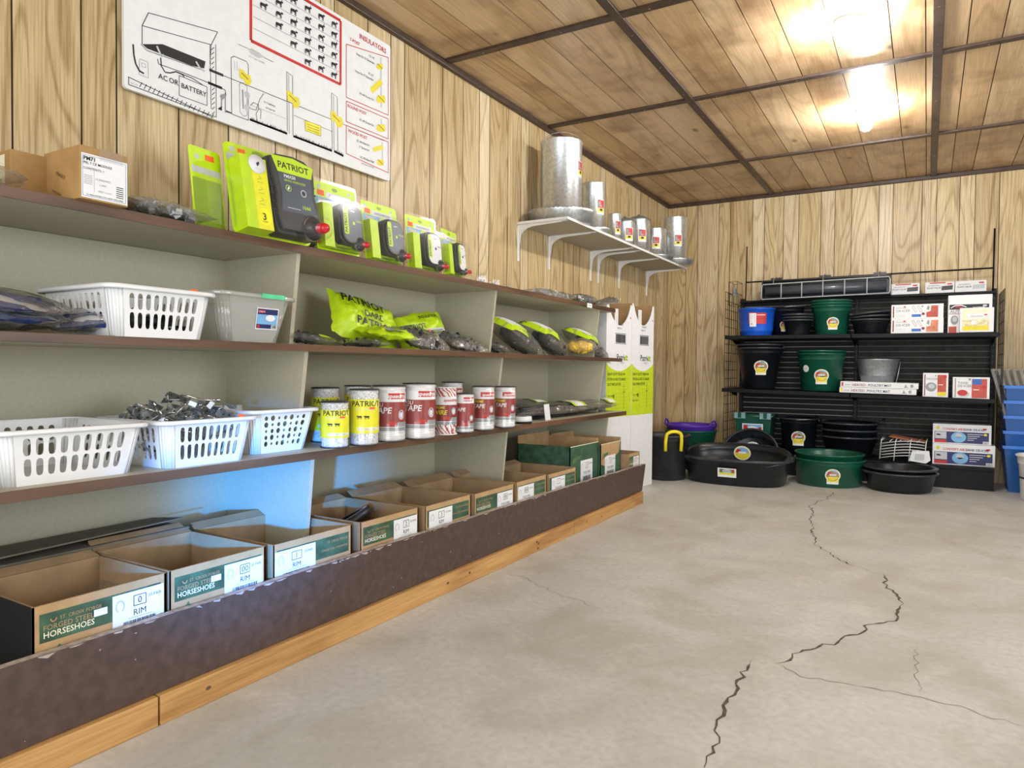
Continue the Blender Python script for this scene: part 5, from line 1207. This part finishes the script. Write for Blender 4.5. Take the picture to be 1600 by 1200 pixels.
for (rx, ry, m, l) in ((.066, .058, 'cream', 4), (.056, .048, 'gold', 5)): mb.ell(S, 0, 0, rx, ry, m, l)
mb.pg(S, [(-.054, .004), (.054, .004), (.04, .034), (0, .046), (-.04, .034)], 'sky', 6); mb.pg(S, [(-.054, .004), (-.01, .0), (-.015, .03), (-.04, .03)], 'red', 7); mb.rect(S, -.03, -.004, .03, .012, 'white', 8); mb.build('label', tB, label='round colourful sticker')
# leaning pan behind
tc = bucket('rubber_pan', 'black ribbed round pan leaning against the shelving behind the oval troughs', (.925, 6.03, .120), .19, .225, .10, 'blackp', 'pan', (), rot=(1.05, 0, 0))
mb = MB()
for q in range(5): a = .6+q*.5; mb.tube([(.185*math.cos(a), .185*math.sin(a), .012), (.225*math.cos(a), .225*math.sin(a), .09)], .004, 'blackp', 6)
mb.build('rib', tc)
S = flat((0, .10, .0125), (1, 0, 0), (0, 1, 0)); mb = MB(); mb.ell(S, 0, 0, .06, .05, 'cream', 2); mb.ell(S, 0, 0, .05, .04, 'sky', 3); mb.pg(S, [(.0, -.02), (.046, -.015), (.03, .03), (.01, .03)], 'red', 4); mb.rect(S, -.04, -.01, .03, .008, 'white', 5); mb.build('label', tc, label='round sticker')
# green tubs, black pans
p = Vector((1.545, 5.80, 0))
t1 = bucket('feed_tub', 'dark green round tub with round sticker on the floor, lower of two', tuple(p), .225, .240, .198, 'greenp', 'tub', (.80,), group='green floor tubs', rim=.008); round_sticker(t1, .225, .240, .198, facing(p)+.12, .095, .052)
t1b = bucket('feed_tub', 'dark green round tub nested on top of the lower one', (p.x, p.y, .05), .214, .236, .192, 'greenp', 'tub', (), group='green floor tubs', rim=.004)
p = Vector((2.018, 5.79, 0))
t2 = bucket('rubber_pan', 'shallow black pan on the floor right of the green tub, lower of two', tuple(p), .200, .230, .140, 'blackp', 'pan', (.82,), group='black floor pans', rim=.012)
t2b = bucket('rubber_pan', 'shallow black pan nested in the lower one right of the green tub', (p.x, p.y, .038), .192, .225, .135, 'blackp', 'pan', (), group='black floor pans', rim=.014)

# ================================================================ gondola
GX0, GX1, GM, GY = .735, 2.605, 1.665, 6.50
g = thing('gondola_shelving', 'black metal gondola shelving against the back wall', 'shelving', (GM, 6.3, 0))
def gp(mb, name, par=None, **k):
    o = mb.build(name, par or g, **k)
    if par is None: o.location = (-GM, -6.3, 0)
    return o
mb = MB(); mb.box(GX0, 6.085, 0, GX1, 6.10, .142, 'blackm'); mb.box(GX0, 6.10, 0, GX0+.01, GY, .142, 'blackm'); mb.box(GX1-.01, 6.10, 0, GX1, GY, .142, 'blackm'); gp(mb, 'kick_plate')
mb = MB()
for a, b in ((GX0, GM-.002), (GM+.002, GX1)): mb.box(a, 6.07, .143, b, GY, .168, 'blackm')
gp(mb, 'base_deck', mods=[('bevel', .003)])
for x in (GX0, GM, GX1):
    mb = MB(); mb.box(x-.015, GY-.03, .0, x+.015, GY+.025, 1.50, 'blackm')
    for k in range(28): mb.box(x-.004, GY-.0312, .2+k*.045, x+.004, GY-.0300, .225+k*.045, 'black')
    gp(mb, 'upright')
for (a, b, m, lm) in ((GX0+.015, GM-.015, 'blackm', pm('pale slot', (.30, .28, .25), .5)), (GM+.015, GX1-.015, 'fixt', pm('dim slot', (.07, .066, .06), .5))):
    mb = MB(); z = .17
    while z < 1.44: mb.box(a, GY, z, b, GY+.012, z+.0385, m); mb.box(a, GY+.002, z+.0385, b, GY+.010, z+.045, lm); z += .045
    gp(mb, 'back_panel')
mb = MB(); mb.box(GX0-.01, GY-.07, 1.462, GX1+.01, GY+.02, 1.478, 'blackm'); gp(mb, 'top_ledge')
def gshelf(a, b, za, zb, y0, th=.03):
    mb = MB(); mb.prism([(a, y0, za-th), (b, y0, zb-th), (b, y0, zb), (a, y0, za)], (0, GY-y0, 0), 'blackm'); gp(mb, 'shelf', mods=[('bevel', .002)])
    for x, z in ((a+.006, za), (b-.006, zb)): mb = MB(); mb.prism([(x-.003, GY, z-th), (x-.003, GY, z-th-.05), (x-.003, GY-.15, z-th-.03), (x-.003, GY-.30, z-th)], (.006, 0, 0), 'blackm'); gp(mb, 'shelf_bracket')
gshelf(GX0-.03, GM-.003, 1.148, 1.146, 5.98); gshelf(GM+.003, GX1, 1.146, 1.142, 5.98)
gshelf(GX0-.05, GM-.003, .706, .687, 5.98); gshelf(GM+.003, GX1-.01, .687, .668, 5.98)
# rail with rods
mb = MB(); mb.tube([(.765, 6.46, 1.645), (2.595, 6.46, 1.655)], .0065, 'blackm', 8)
mb.tube([(.765, 6.46, 1.45), (.770, 6.46, 1.965)], .005, 'blackm', 8); mb.tube([(2.595, 6.46, 1.45), (2.597, 6.46, 1.955)], .0065, 'blackm', 8); gp(mb, 'top_rail')
# wire grid side panels
def grid(x, y0, y1, z0, z1, name='wire_grid'):
    mb = MB(); k = 0; n = round((y1-y0)/.075); nz = round((z1-z0)/.075)
    for i in range(n+1): y = y0+(y1-y0)*i/n; mb.tube([(x, y, z0), (x, y, z1)], .0022, 'blackm', 5)
    for i in range(nz+1): z = z0+(z1-z0)*i/nz; mb.tube([(x, y0, z), (x, y1, z)], .0022, 'blackm', 5)
    return gp(mb, name)
grid(.70, 6.0, 6.45, .20, 1.52); grid(2.635, 6.0, 6.45, .30, 1.45)
t = thing('wire_holder', 'small grey hoop in a wire basket on the left end of the black shelving', 'holder', (.72, 6.3, 1.42)); mb = MB(); mb.tube([(.0, -.05+.05*math.cos(a), .08+.07*math.sin(a)) for a in [PI*q/12 for q in range(13)]], .010, 'grey', 8); mb.build('hoop', t)
mb = MB()
for z in (0, .10, .2): mb.tube([(-.03, -.15, z), (.04, -.15, z), (.04, .05, z), (-.03, .05, z)], .002, 'blackm', 5, True)
for x, y in ((-.03, -.15), (.04, -.15), (.04, .05), (-.03, .05), (.005, -.15)): mb.tube([(x, y, 0), (x, y, .2)], .002, 'blackm', 5)
mb.build('wire_basket', t)

# --- trough feeder hung on the rail
t = thing('wall_feeder', 'long black trough feeder with pale wire grille hung on the top rail', 'feeder', (.93, 6.36, 1.47)); L_ = .98; dz = .015
mb = MB(); mb.box(0, .05, .0, L_, .062, .17, 'blackp'); mb.box(0, -.05, 0, L_, .05, .012, 'blackp'); mb.box(0, -.05, .0, .008, .05, .165, 'dark'); mb.box(L_-.008, -.05, 0, L_, .05, .165, 'dark'); mb.box(0, -.02, .155, L_, .06, .168, 'blackp'); mb.build('trough', t, mods=[('bevel', .003)])
mb = MB(); mb.tube([(.03, -.005, .075), (L_-.03, -.005, .080)], .045, pm('glossy dark tube', (.075, .085, .10), .2), 20); mb.build('tube', t)
mb = MB(); Y = -.066; mb.tube([(.0, Y, .02), (.01, Y, .0), (L_-.01, Y, .012), (L_, Y, .025), (L_, Y, .125), (L_-.01, Y, .142), (.015, Y, .128), (.005, Y, .11)], .0045, 'wirep', 8, True)
for k in range(1, 6): x = L_*k/6+.0; mb.tube([(x, Y, .0+.002*k), (x, Y, .13+.002*k)], .0045, 'wirep', 8)
mb.build('wire_grille', t, label='pale wire grille')
for x in (.10, .49, .90): mb = MB(); mb.tube([(x, Y, .135), (x, -.05, .17), (x, .03, .20), (x, .085, .205), (x, .10, .19)], .003, 'steel', 6); mb.box(x-.045, .06, .160, x+.045, .085, .196, 'dark'); mb.build('hanger', t)

# --- things on the upper black shelf
zt1 = 1.146
def gb_(name, label, xc, yc, r0, r1, h, mat, z=zt1, **k): return bucket(name, label, (xc, yc, z), r0, r1, h, mat, **k)
ang = lambda x, y: facing((x, y))
t = gb_('feed_bucket', 'bright blue bucket with red and white labels on the upper black shelf', .935, 6.10, .122, .142, .228, 'bluep', bands=(.16,), rim=.006)
S = cone((0, 0, 0), .122, .142, .228, ang(.935, 6.10)); mb = MB(); mb.rect(S, -.035, .095, .075, .185, 'red', 22, 8); mb.rect(S, -.06, .10, -.012, .19, 'red', 21, 5); mb.rect(S, -.052, .072, -.002, .182, 'white', 24, 4)
for q in range(5): mb.line(S, [(-.045, .165-q*.012), (-.01, .165-q*.012)], .002, 'grey', 26)
mb.rect(S, -.04, .09, -.03, .10, 'grey', 26); mb.rect(S, -.0, .165, .065, .17, 'white', 24, 4); mb.text(S, 'BUCKET', .035, .13, .02, 'dred', 'c', 25); mb.build('label', t, label='red and white label')
t = gb_('feed_bucket', 'black bucket with cream sticker just behind the blue one', 1.16, 6.20, .105, .13, .245, 'blackp', bands=(.82,), handle='bail'); round_sticker(t, .105, .13, .245, ang(1.16, 6.2)-.15, .085, .04)
for k in range(3): gb_('rubber_pan', 'small black pan, %s of the nested three beside the green buckets' % ('lowest', 'middle', 'topmost')[k], 1.265, 6.06, .085, .108, .125, 'blackp', z=zt1+.022*k, cat='pan', bands=(), rim=.005, group='small nested black pans')
for k in range(3):
    t = gb_('feed_bucket', 'green bucket on the upper black shelf, %s of the nested three' % ('lowest', 'middle', 'topmost')[k], 1.505, 6.14, .118, .142, .232, 'greenp', z=zt1+.022*k, bands=(.80,), rim=.007, group='nested green buckets')
    if k == 0: round_sticker(t, .118, .142, .232, ang(1.505, 6.14)+.1, .095, .045)
for k in range(3):
    o = gb_('rubber_pan', 'black pan on the upper black shelf, %s of the tilted stack of three' % ('lowest', 'middle', 'topmost')[k], 1.79+.004*k, 6.12, .11, .135, .115, 'blackp', z=zt1+.002+.026*k, cat='pan', bands=(.75,) if k == 0 else (), rim=.007, group='tilted stack of black pans'); o.rotation_euler = (0, -.05*k, 0)
# cartons
def box_thing(label, x0, x1, z0, z1, y, d, m='white', name='product_carton', group=None, rz=0):
    w, h = x1-x0, z1-z0; t = thing(name, label, 'box', ((x0+x1)/2, y+d/2, z0), rz, group)
    mb = MB(); mb.box(-w/2, -d/2, 0, w/2, d/2, h, m); mb.build('carton_body', t, mods=[('bevel', .0015)])
    return t, flat((-w/2, -d/2-.0005, 0), (1, 0, 0), (0, 0, 1)), w, h
def deicer(label, x0, x1, z0, z1, y, d, col, group):
    t, S, w, h = box_thing(label, x0, x1, z0, z1, y, d, group=group); mb = MB()
    mb.rect(S, w*.03, h*.1, w*.055, h*.9, 'dred', 1); mb.text(S, 'DE-ICER', w*.10, h*.48, h*.24, 'grey', 'l', w=.012); mb.line(S, [(w*.08, h*.76), (w*.30, h*.76)], .002, 'dred', 2); mb.line(S, [(w*.08, h*.88), (w*.2, h*.88)], .002, 'lgrey', 2)
    for q in (0, 1): mb.line(S, [(w*(.40+.1*q), h*.82), (w*(.47+.1*q), h*.45), (w*(.50+.1*q), h*.52), (w*(.43+.1*q), h*.9), (w*(.40+.1*q), h*.82)], .0025, 'grey', 3)
    mb.ell(S, w*.62, h*.32, w*.03, h*.10, 'dred', 3); mb.ell(S, w*.60, h*.84, w*.02, h*.07, 'grey', 3); mb.pg(S, [(w*.68, h*.65), (w*.71, h*.92), (w*.74, h*.8), (w*.73, h*.55)], 'grey', 3); mb.rect(S, w*.40, h*.12, w*.58, h*.30, 'blue', 2)
    mb.pg(S, [(w*.68, h*.08), (w*.90, h*.08), (w*.90, h*.88), (w*.77, h*.88), (w*.76, h*.5), (w*.68, h*.42)], col, 2); mb.rect(S, w*.24, h*.80, w*.28, h*.88, 'red', 4)
    for q in range(3): mb.line(S, [(w*.08, h*(.3-.08*q)), (w*.28, h*(.3-.08*q))], .0015, 'lgrey', 2)
    mb.build('printing', t, label='red and grey print')
salmon = pm('salmon print', (.62, .22, .12), .5, nz=.15)
deicer('white de-icer carton with brick red panel, upper of the pair', 1.935, 2.270, zt1+.108, zt1+.214, 6.0, .15, 'brick', 'white de-icer cartons')
deicer('white de-icer carton with salmon panel, lower of the pair', 1.935, 2.272, zt1, zt1+.107, 5.995, .16, salmon, 'white de-icer cartons')
t, S, w, h = box_thing('thin plain white carton standing behind the lower de-icer carton', 1.925, 1.945, zt1, zt1+.085, 6.2, .1)
t, S, w, h = box_thing('largest white carton with black banner on the upper black shelf', 2.300, 2.568, zt1, zt1+.275, 6.06, .17); mb = MB()
mb.rect(S, w*.03, h*.62, w*.93, h*.75, 'black', 1); mb.ell(S, w*.25, h*.69, w*.1, h*.045, 'dred', 2); mb.text(S, 'AUTO', w*.04, h*.53, h*.11, 'grey', 'l', w=.02); mb.line(S, [(w*.06, h*.66), (w*.15, h*.72), (w*.30, h*.73), (w*.42, h*.68)], .006, 'white', 3); mb.text(S, 'WATERER', w*.70, h*.635, h*.06, 'white', w=.02)
mb.ell(S, w*.15, h*.34, w*.09, h*.12, 'grey', 2); mb.ell(S, w*.16, h*.36, w*.05, h*.07, 'lgrey', 3); mb.rect(S, w*.02, 0, w*.2, h*.17, 'brick', 1); mb.rect(S, w*.02, h*.50, w*.3, h*.512, 'dred', 2); mb.rect(S, w*.79, h*.68, w*.88, h*.73, 'lgrey', 3); mb.build('printing', t)
t, S, w, h = box_thing('framed picture carton with pale yellow landscape in front of the largest white carton', 2.372, 2.575, zt1, zt1+.175, 5.995, .05); mb = MB()
mb.rect(S, w*.07, h*.06, w*.86, h*.95, 'cream', 1); mb.rect(S, w*.08, h*.08, w*.85, h*.30, 'gold', 2); mb.rect(S, w*.08, h*.25, w*.85, h*.5, pm('pale straw print', (.8, .68, .42), .6, nz=.2, sc=60), 3); mb.rect(S, w*.2, h*.55, w*.85, h*.78, 'white', 3); mb.ell(S, w*.42, h*.4, w*.1, h*.09, 'white', 4); mb.rect(S, w*.72, h*.68, w*.81, h*.73, 'red', 5); mb.rect(S, w*.5, h*.12, w*.62, h*.26, 'gold', 4); mb.text(S, 'BIRD FEEDER', w*.5, h*.62, h*.07, 'grey'); mb.build('printing', t)
def valve(label, x0, x1, y, red=True):
    t, S, w, h = box_thing(label, x0, x1, 1.479, 1.479+.085, y, .06, group='float valve cartons'); mb = MB()
    mb.text(S, 'AUTOMATIC', w*.30, h*.62, h*.16, 'black'); mb.text(S, 'FLOAT VALVE', w*.30, h*.38, h*.22, 'black', w=.01, sq=.8)
    mb.pg(S, [(w*.56, h*.22), (w*.94, h*.26), (w*.95, h*.66), (w*.57, h*.6)], 'dark' if red else 'lgrey', 2); mb.rect(S, w*.76, h*.72, w*.92, h*.85, 'red', 4)
    if red: mb.rect(S, w*.15, h*.86, w*.7, h*.97, 'brick', 2)
    mb.build('printing', t, label='black print with red stripe')
valve('white float valve carton standing alone beside the trough feeder', 1.912, 2.112, 6.43); valve('white float valve carton with red stripe, middle of the three', 2.150, 2.345, 6.43); valve('white float valve carton behind the largest white carton', 2.350, 2.552, 6.43, False)

# --- things on the lower black shelf
for k in range(2):
    t = gb_('feed_bucket', 'large black bucket on the lower black shelf, %s of the nested two' % ('outer', 'inner')[k], .955, 6.15, .125, .185, .345, 'blackp', z=.705+.028*k, bands=(.86,) if k == 0 else (), rim=.008, group='nested large black buckets')
    if k == 0: round_sticker(t, .125, .185, .345, ang(.955, 6.15)+.08, .185, .055)
for k in range(2):
    t = gb_('feed_bucket', 'large green bucket on the lower black shelf, %s of the nested two' % ('outer', 'inner')[k], 1.435, 6.16, .148, .172, .305, 'greenp', z=.697+.022*k, bands=(.82,) if k == 0 else (), rim=.008, group='nested large green buckets')
    if k == 0:
        round_sticker(t, .148, .172, .305, ang(1.435, 6.16)+.02, .125, .055); S = cone((0, 0, 0), .148, .172, .305, ang(1.435, 6.16)-.75); mb = MB(); mb.ell(S, 0, .18, .028, .028, 'white', 8); mb.text(S, '20', 0, .172, .02, 'grey', 'c', 10); mb.build('size_sticker', t, label='small round white sticker')
t = gb_('steel_pail', 'galvanized steel pail behind the poultry mat cartons', 1.835, 6.27, .10, .145, .275, 'galvd', z=.683, bands=(.5,), rim=.006, cat='pail')
mb = MB(); mb.tube([(.15, 0, .262), (.16, -.02, .25), (.145, -.03, .15), (.125, -.03, .05)], .004, 'galvd', 6); mb.build('handle', t)
S = cone((0, 0, 0), .10, .145, .275, ang(1.835, 6.27)-.35); mb = MB(); mb.ell(S, 0, .23, .012, .012, 'red', 8); mb.build('price_sticker', t, label='red dot sticker')
for k, (x0, x1, z0, lab) in enumerate(((1.592, 2.110, .690, 'long white heated poultry mat carton, lower of two'), (1.598, 2.122, .7335, 'long white heated poultry mat carton, upper of two'))):
    t, S, w, h = box_thing(lab, x0, x1, z0, z0+.042, 5.965, .40, group='heated poultry mat cartons'); mb = MB(); t.rotation_euler.y = .016
    mb.rect(S, w*.015, h*.15, w*.04, h*.85, 'brick' if k else 'gold', 1); mb.text(S, 'farm innovators', w*.06, h*.35, h*.28, 'navy', 'l', sq=.5); mb.text(S, 'HEATED', w*.16, h*.25, h*.6, 'dred', 'l', w=.01); mb.text(S, 'POULTRY MAT', w*.37, h*.25, h*.6, 'navy', 'l', w=.01, sq=.93); mb.ell(S, w*.92, h*.5, w*.02, h*.3, 'grey', 2); mb.pg(S, [(w*.82, h*.2), (w*.88, h*.2), (w*.86, h*.35), (w*.84, h*.8), (w*.83, h*.35)], 'grey', 2); mb.build('printing', t)
t, S, w, h = box_thing('small white de-icer carton with grey oval picture on the lower black shelf', 2.150, 2.310, .673, .673+.178, 6.0, .12); mb = MB()
mb.rect(S, w*.06, h*.06, w*.10, h*.94, 'dred', 1); mb.text(S, 'DE-ICER', w*.15, h*.72, h*.11, 'grey', 'l', w=.012); mb.ell(S, w*.33, h*.42, w*.22, h*.19, 'grey', 2); mb.ell(S, w*.35, h*.45, w*.13, h*.10, 'lgrey', 3); mb.rect(S, w*.58, h*.06, w*.92, h*.92, 'brick', 2); mb.rect(S, w*.58, h*.06, w*.92, h*.22, 'gold', 3); mb.ell(S, w*.86, h*.84, w*.08, h*.07, 'red', 4); mb.rect(S, w*.6, h*.5, w*.8, h*.53, 'white', 3); mb.ell(S, w*.5, h*.88, w*.03, h*.03, 'grey', 3); mb.build('printing', t)
t, S, w, h = box_thing('small white tank de-icer carton with blue and red panels on the lower black shelf', 2.338, 2.560, .668, .668+.155, 6.0, .12); mb = MB()
mb.rect(S, w*.06, h*.06, w*.08, h*.94, 'dred', 1); mb.text(S, 'TANK', w*.14, h*.68, h*.15, 'grey', 'l', w=.015); mb.text(S, 'DE-ICER', w*.14, h*.54, h*.15, 'grey', 'l', w=.015); mb.ell(S, w*.27, h*.27, w*.14, h*.14, 'red', 3); mb.ell(S, w*.30, h*.22, w*.16, h*.13, 'lgrey', 2); mb.rect(S, w*.52, h*.04, w*.93, h*.92, 'brick', 2); mb.rect(S, w*.54, h*.66, w*.78, h*.92, 'blue', 3); mb.ell(S, w*.85, h*.55, w*.07, h*.08, 'red', 4); mb.rect(S, w*.56, h*.4, w*.72, h*.44, 'white', 4); mb.ell(S, w*.46, h*.9, w*.035, h*.055, 'grey', 3); mb.build('printing', t)

# --- things on the base deck
zd = .168
t = thing('fence_feeder', 'square dark green hook-over feeder with pale clips and picture label', 'feeder', (.905, 6.28, .262)); mb = MB()
mb.prism([(-.13, -.10, 0), (.13, -.10, 0), (.13, .10, 0), (-.13, .10, 0)], (0, 0, .01), 'greenp')
for (p0, p1) in (((-.13, -.10), (.13, -.10)), ((.13, -.10), (.13, .10)), ((.13, .10), (-.13, .10)), ((-.13, .10), (-.13, -.10))):
    k = 1.16; mb.poly([(p0[0], p0[1], 0), (p1[0], p1[1], 0), (p1[0]*k, p1[1]*k, .21), (p0[0]*k, p0[1]*k, .21)], 'greenp')
mb.build('shell', t, mods=[('solid', .005)])
mb = MB(); mb.tube([(-.155, -.12, .21), (.155, -.12, .21), (.155, .12, .21), (-.155, .12, .21)], .008, 'greenp', 8, True); mb.build('rim', t)
for x in (-.105, .105): mb = MB(); mb.box(x-.045, -.14, .185, x+.045, -.115, .235, pm('pale teal clip', (.25, .45, .5), .4)); mb.box(x-.014, -.145, .19, x+.014, -.138, .24, 'greenp'); mb.build('clip', t, label='pale teal clip')
S = flat((0, -.113, .045), (1, 0, 0), (0, -.08, 1)); mb = MB(); mb.rect(S, -.085, 0, .085, .098, 'white', 12); mb.rect(S, -.075, .03, .075, .09, 'gold', 13); mb.rect(S, -.075, .055, .075, .09, 'sky', 14); mb.rect(S, -.075, .045, -.04, .085, 'red', 15); mb.rect(S, .05, .045, .075, .07, 'red', 15); mb.ell(S, 0, .062, .04, .014, 'white', 16); mb.build('label', t, label='white picture label')
mb = MB(); mb.box(-.12, -.09, 0, .12, .09, .093, 'blackp'); o = mb.build('storage_block'); o.location = (.905, 6.29, zd+.0005); tag(o, 'black block under the square green feeder on the base deck', 'block')
t = bucket('feed_bucket', 'black bucket with round sticker on the base deck beside the square green feeder', (1.262, 6.24, zd), .125, .142, .30, 'blackp', 'bucket', (.86,), rim=.008, handle='bail'); round_sticker(t, .125, .142, .30, ang(1.262, 6.24)-.02, .145, .055)
for k in range(3):
    t = bucket('flexible_tub', 'wide black flexible tub with loop handles, %s of three on the base deck' % ('lowest', 'middle', 'topmost')[k], (1.645, 6.245, zd+.055*k+.0005), .155, .205, .17, 'blackp', 'tub', (), rim=.006, group='wide black flexible tubs', ears=(k == 2))
# wire grille pieces
t = thing('wire_grille', 'stack of curved white wire grilles with white paper tag on the base deck', 'grille', (2.03, 6.22, zd)); mb = MB()
for k in range(6):
    z = .02+.022*k; pts = [(-.16+.3*q/12, -.10-.06*math.sin(PI*q/12), z+.035*math.sin(PI*q/16)) for q in range(13)]; mb.tube(pts, .0032, 'basket', 6)
for q in (0, .33, .66, 1): x = -.16+.3*q; mb.tube([(x, -.10-.06*math.sin(PI*q), .01), (x+.01, -.09-.06*math.sin(PI*q), .16), (x+.02, .02, .18)], .0035, 'basket', 6)
for k in range(5): mb.tube([(-.15+.06*k, -.12, .155), (-.12+.06*k, .06, .175)], .003, 'basket', 6)
mb.build('wires', t)
mb = MB(); mb.prism([(.04, -.175, .02), (.15, -.165, .005), (.18, -.16, .03), (.17, -.16, .10), (.06, -.17, .095)], (0, .003, 0), 'white'); S = flat((.05, -.1765, .0), (1, .06, 0), (0, 0, 1)); mb.rect(S, .03, .03, .09, .075, 'lgrey', 1); mb.build('paper_tag', t, label='white paper tag')
mb = MB(); mb.poly([(-.1, -.06, .186), (.14, -.06, .15), (.16, .06, .16), (-.08, .06, .196)], salmon); mb.build('card', t, mods=[('solid', .003)])
def conv(label, x0, x1, z0, h, y, rz=0):
    t, S, w, h = box_thing(label, x0, x1, z0, z0+h, y, .17, group='tank de-icer cartons', rz=rz); mb = MB()
    mb.text(S, 'CONVERT-ABLE', w*.17, h*.70, h*.155, 'red', 'l', w=.015, sq=.9); mb.text(S, 'TANK DE-ICER', w*.53, h*.70, h*.155, 'navy', 'l', w=.015, sq=.9); mb.ell(S, w*.09, h*.80, w*.03, h*.09, 'gold', 2); mb.rect(S, w*.86, h*.76, w*.92, h*.84, 'red', 3)
    mb.rect(S, w*.03, h*.05, w*.96, h*.62, 'navy', 1); mb.ell(S, w*.45, h*.34, w*.13, h*.27, 'sky', 2); mb.ell(S, w*.45, h*.42, w*.06, h*.12, 'lgrey', 3); mb.ell(S, w*.45, h*.25, w*.09, h*.12, 'sky', 3); mb.rect(S, w*.04, h*.24, w*.24, h*.60, 'lgrey', 2); mb.pg(S, [(w*.06, h*.42), (w*.14, h*.40), (w*.13, h*.48), (w*.07, h*.49)], 'black', 3); mb.rect(S, w*.03, h*.04, w*.24, h*.2, 'red', 3)
    for q in range(4): mb.line(S, [(w*.60, h*(.52-.1*q)), (w*(.86-.05*q), h*(.52-.1*q))], h*.025, 'white', 3)
    mb.rect(S, w*.86, h*.02, w*.97, h*.18, 'white', 4); barcode(mb, S, w*.87, h*.04, w*.96, h*.15, 5, 'grey', 5); mb.ell(S, w*.90, h*.52, w*.03, h*.06, 'gold', 4); mb.build('printing', t, label='navy, red and white print')
conv('convertible tank de-icer carton, lower of the pair on the base deck', 2.222, 2.612, zd, .155, 6.14); conv('convertible tank de-icer carton, upper of the pair on the base deck', 2.222, 2.588, zd+.157, .145, 6.15, -.01)

# --- blue totes and white pail at the right edge
for k in range(5):
    t = thing('storage_tote', 'translucent blue tote at the right edge, %s of the nested five' % ('lowest', 'second', 'third', 'fourth', 'topmost')[k], 'tote', (2.885, 6.26, .0+.108*k), 0, 'nested blue totes')
    mb = MB(); a0, b0, a1, b1, h = .19, .13, .225, .16, .335
    for (s0, s1) in (((-1, -1), (1, -1)), ((1, -1), (1, 1)), ((1, 1), (-1, 1)), ((-1, 1), (-1, -1))): mb.poly([(s0[0]*a0, s0[1]*b0, 0), (s1[0]*a0, s1[1]*b0, 0), (s1[0]*a1, s1[1]*b1, h), (s0[0]*a1, s0[1]*b1, h)], 'tote')
    mb.poly([(-a0, -b0, .0), (a0, -b0, 0), (a0, b0, 0), (-a0, b0, 0)], 'tote'); mb.build('shell', t, mods=[('solid', .003)])
    mb = MB(); mb.box(-a1-.008, -b1-.008, h-.022, a1+.008, -b1, h, pm('blue tote rim', (.02, .16, .62), .35)); mb.box(-a1-.008, b1, h-.022, a1+.008, b1+.008, h, MATS['blue tote rim']); mb.box(-a1-.008, -b1, h-.022, -a1, b1, h, MATS['blue tote rim']); mb.box(a1, -b1, h-.022, a1+.008, b1, h, MATS['blue tote rim']); mb.build('rim', t)
    mb = MB(); mb.tube([(-.09, -b1-.012, h-.02), (-.09, -b1-.014, h-.05), (.09, -b1-.014, h-.05), (.09, -b1-.012, h-.02)], .004, 'lgrey', 6); mb.build('handle', t, label='pale wire handle')
for k in range(6):
    t = thing('tote_lid', 'clear plastic lid leaning in the topmost blue tote, %s from the left' % ('first', 'second', 'third', 'fourth', 'fifth', 'sixth')[k], 'lid', (2.76+.042*k, 6.20, .50), -.75, 'clear tote lids', 0, -.32)
    mb = MB(); mb.box(-.003, -.12, 0, .003, .12, .40, 'clear'); mb.box(-.008, -.125, 0, .008, -.115, .40, 'milky'); mb.box(-.008, -.125, .39, .008, .125, .405, 'milky'); mb.build('lid_panel', t)
t = bucket('pail', 'white plastic pail cut by the right edge of the picture', (2.86, 5.80, 0), .125, .145, .31, 'basket', 'pail', (.8,), rim=.008)
mb = MB(); mb.lathe([(.139, .15), (.140, .162)], 'dark', seg=40); mb.build('dark_band', t)
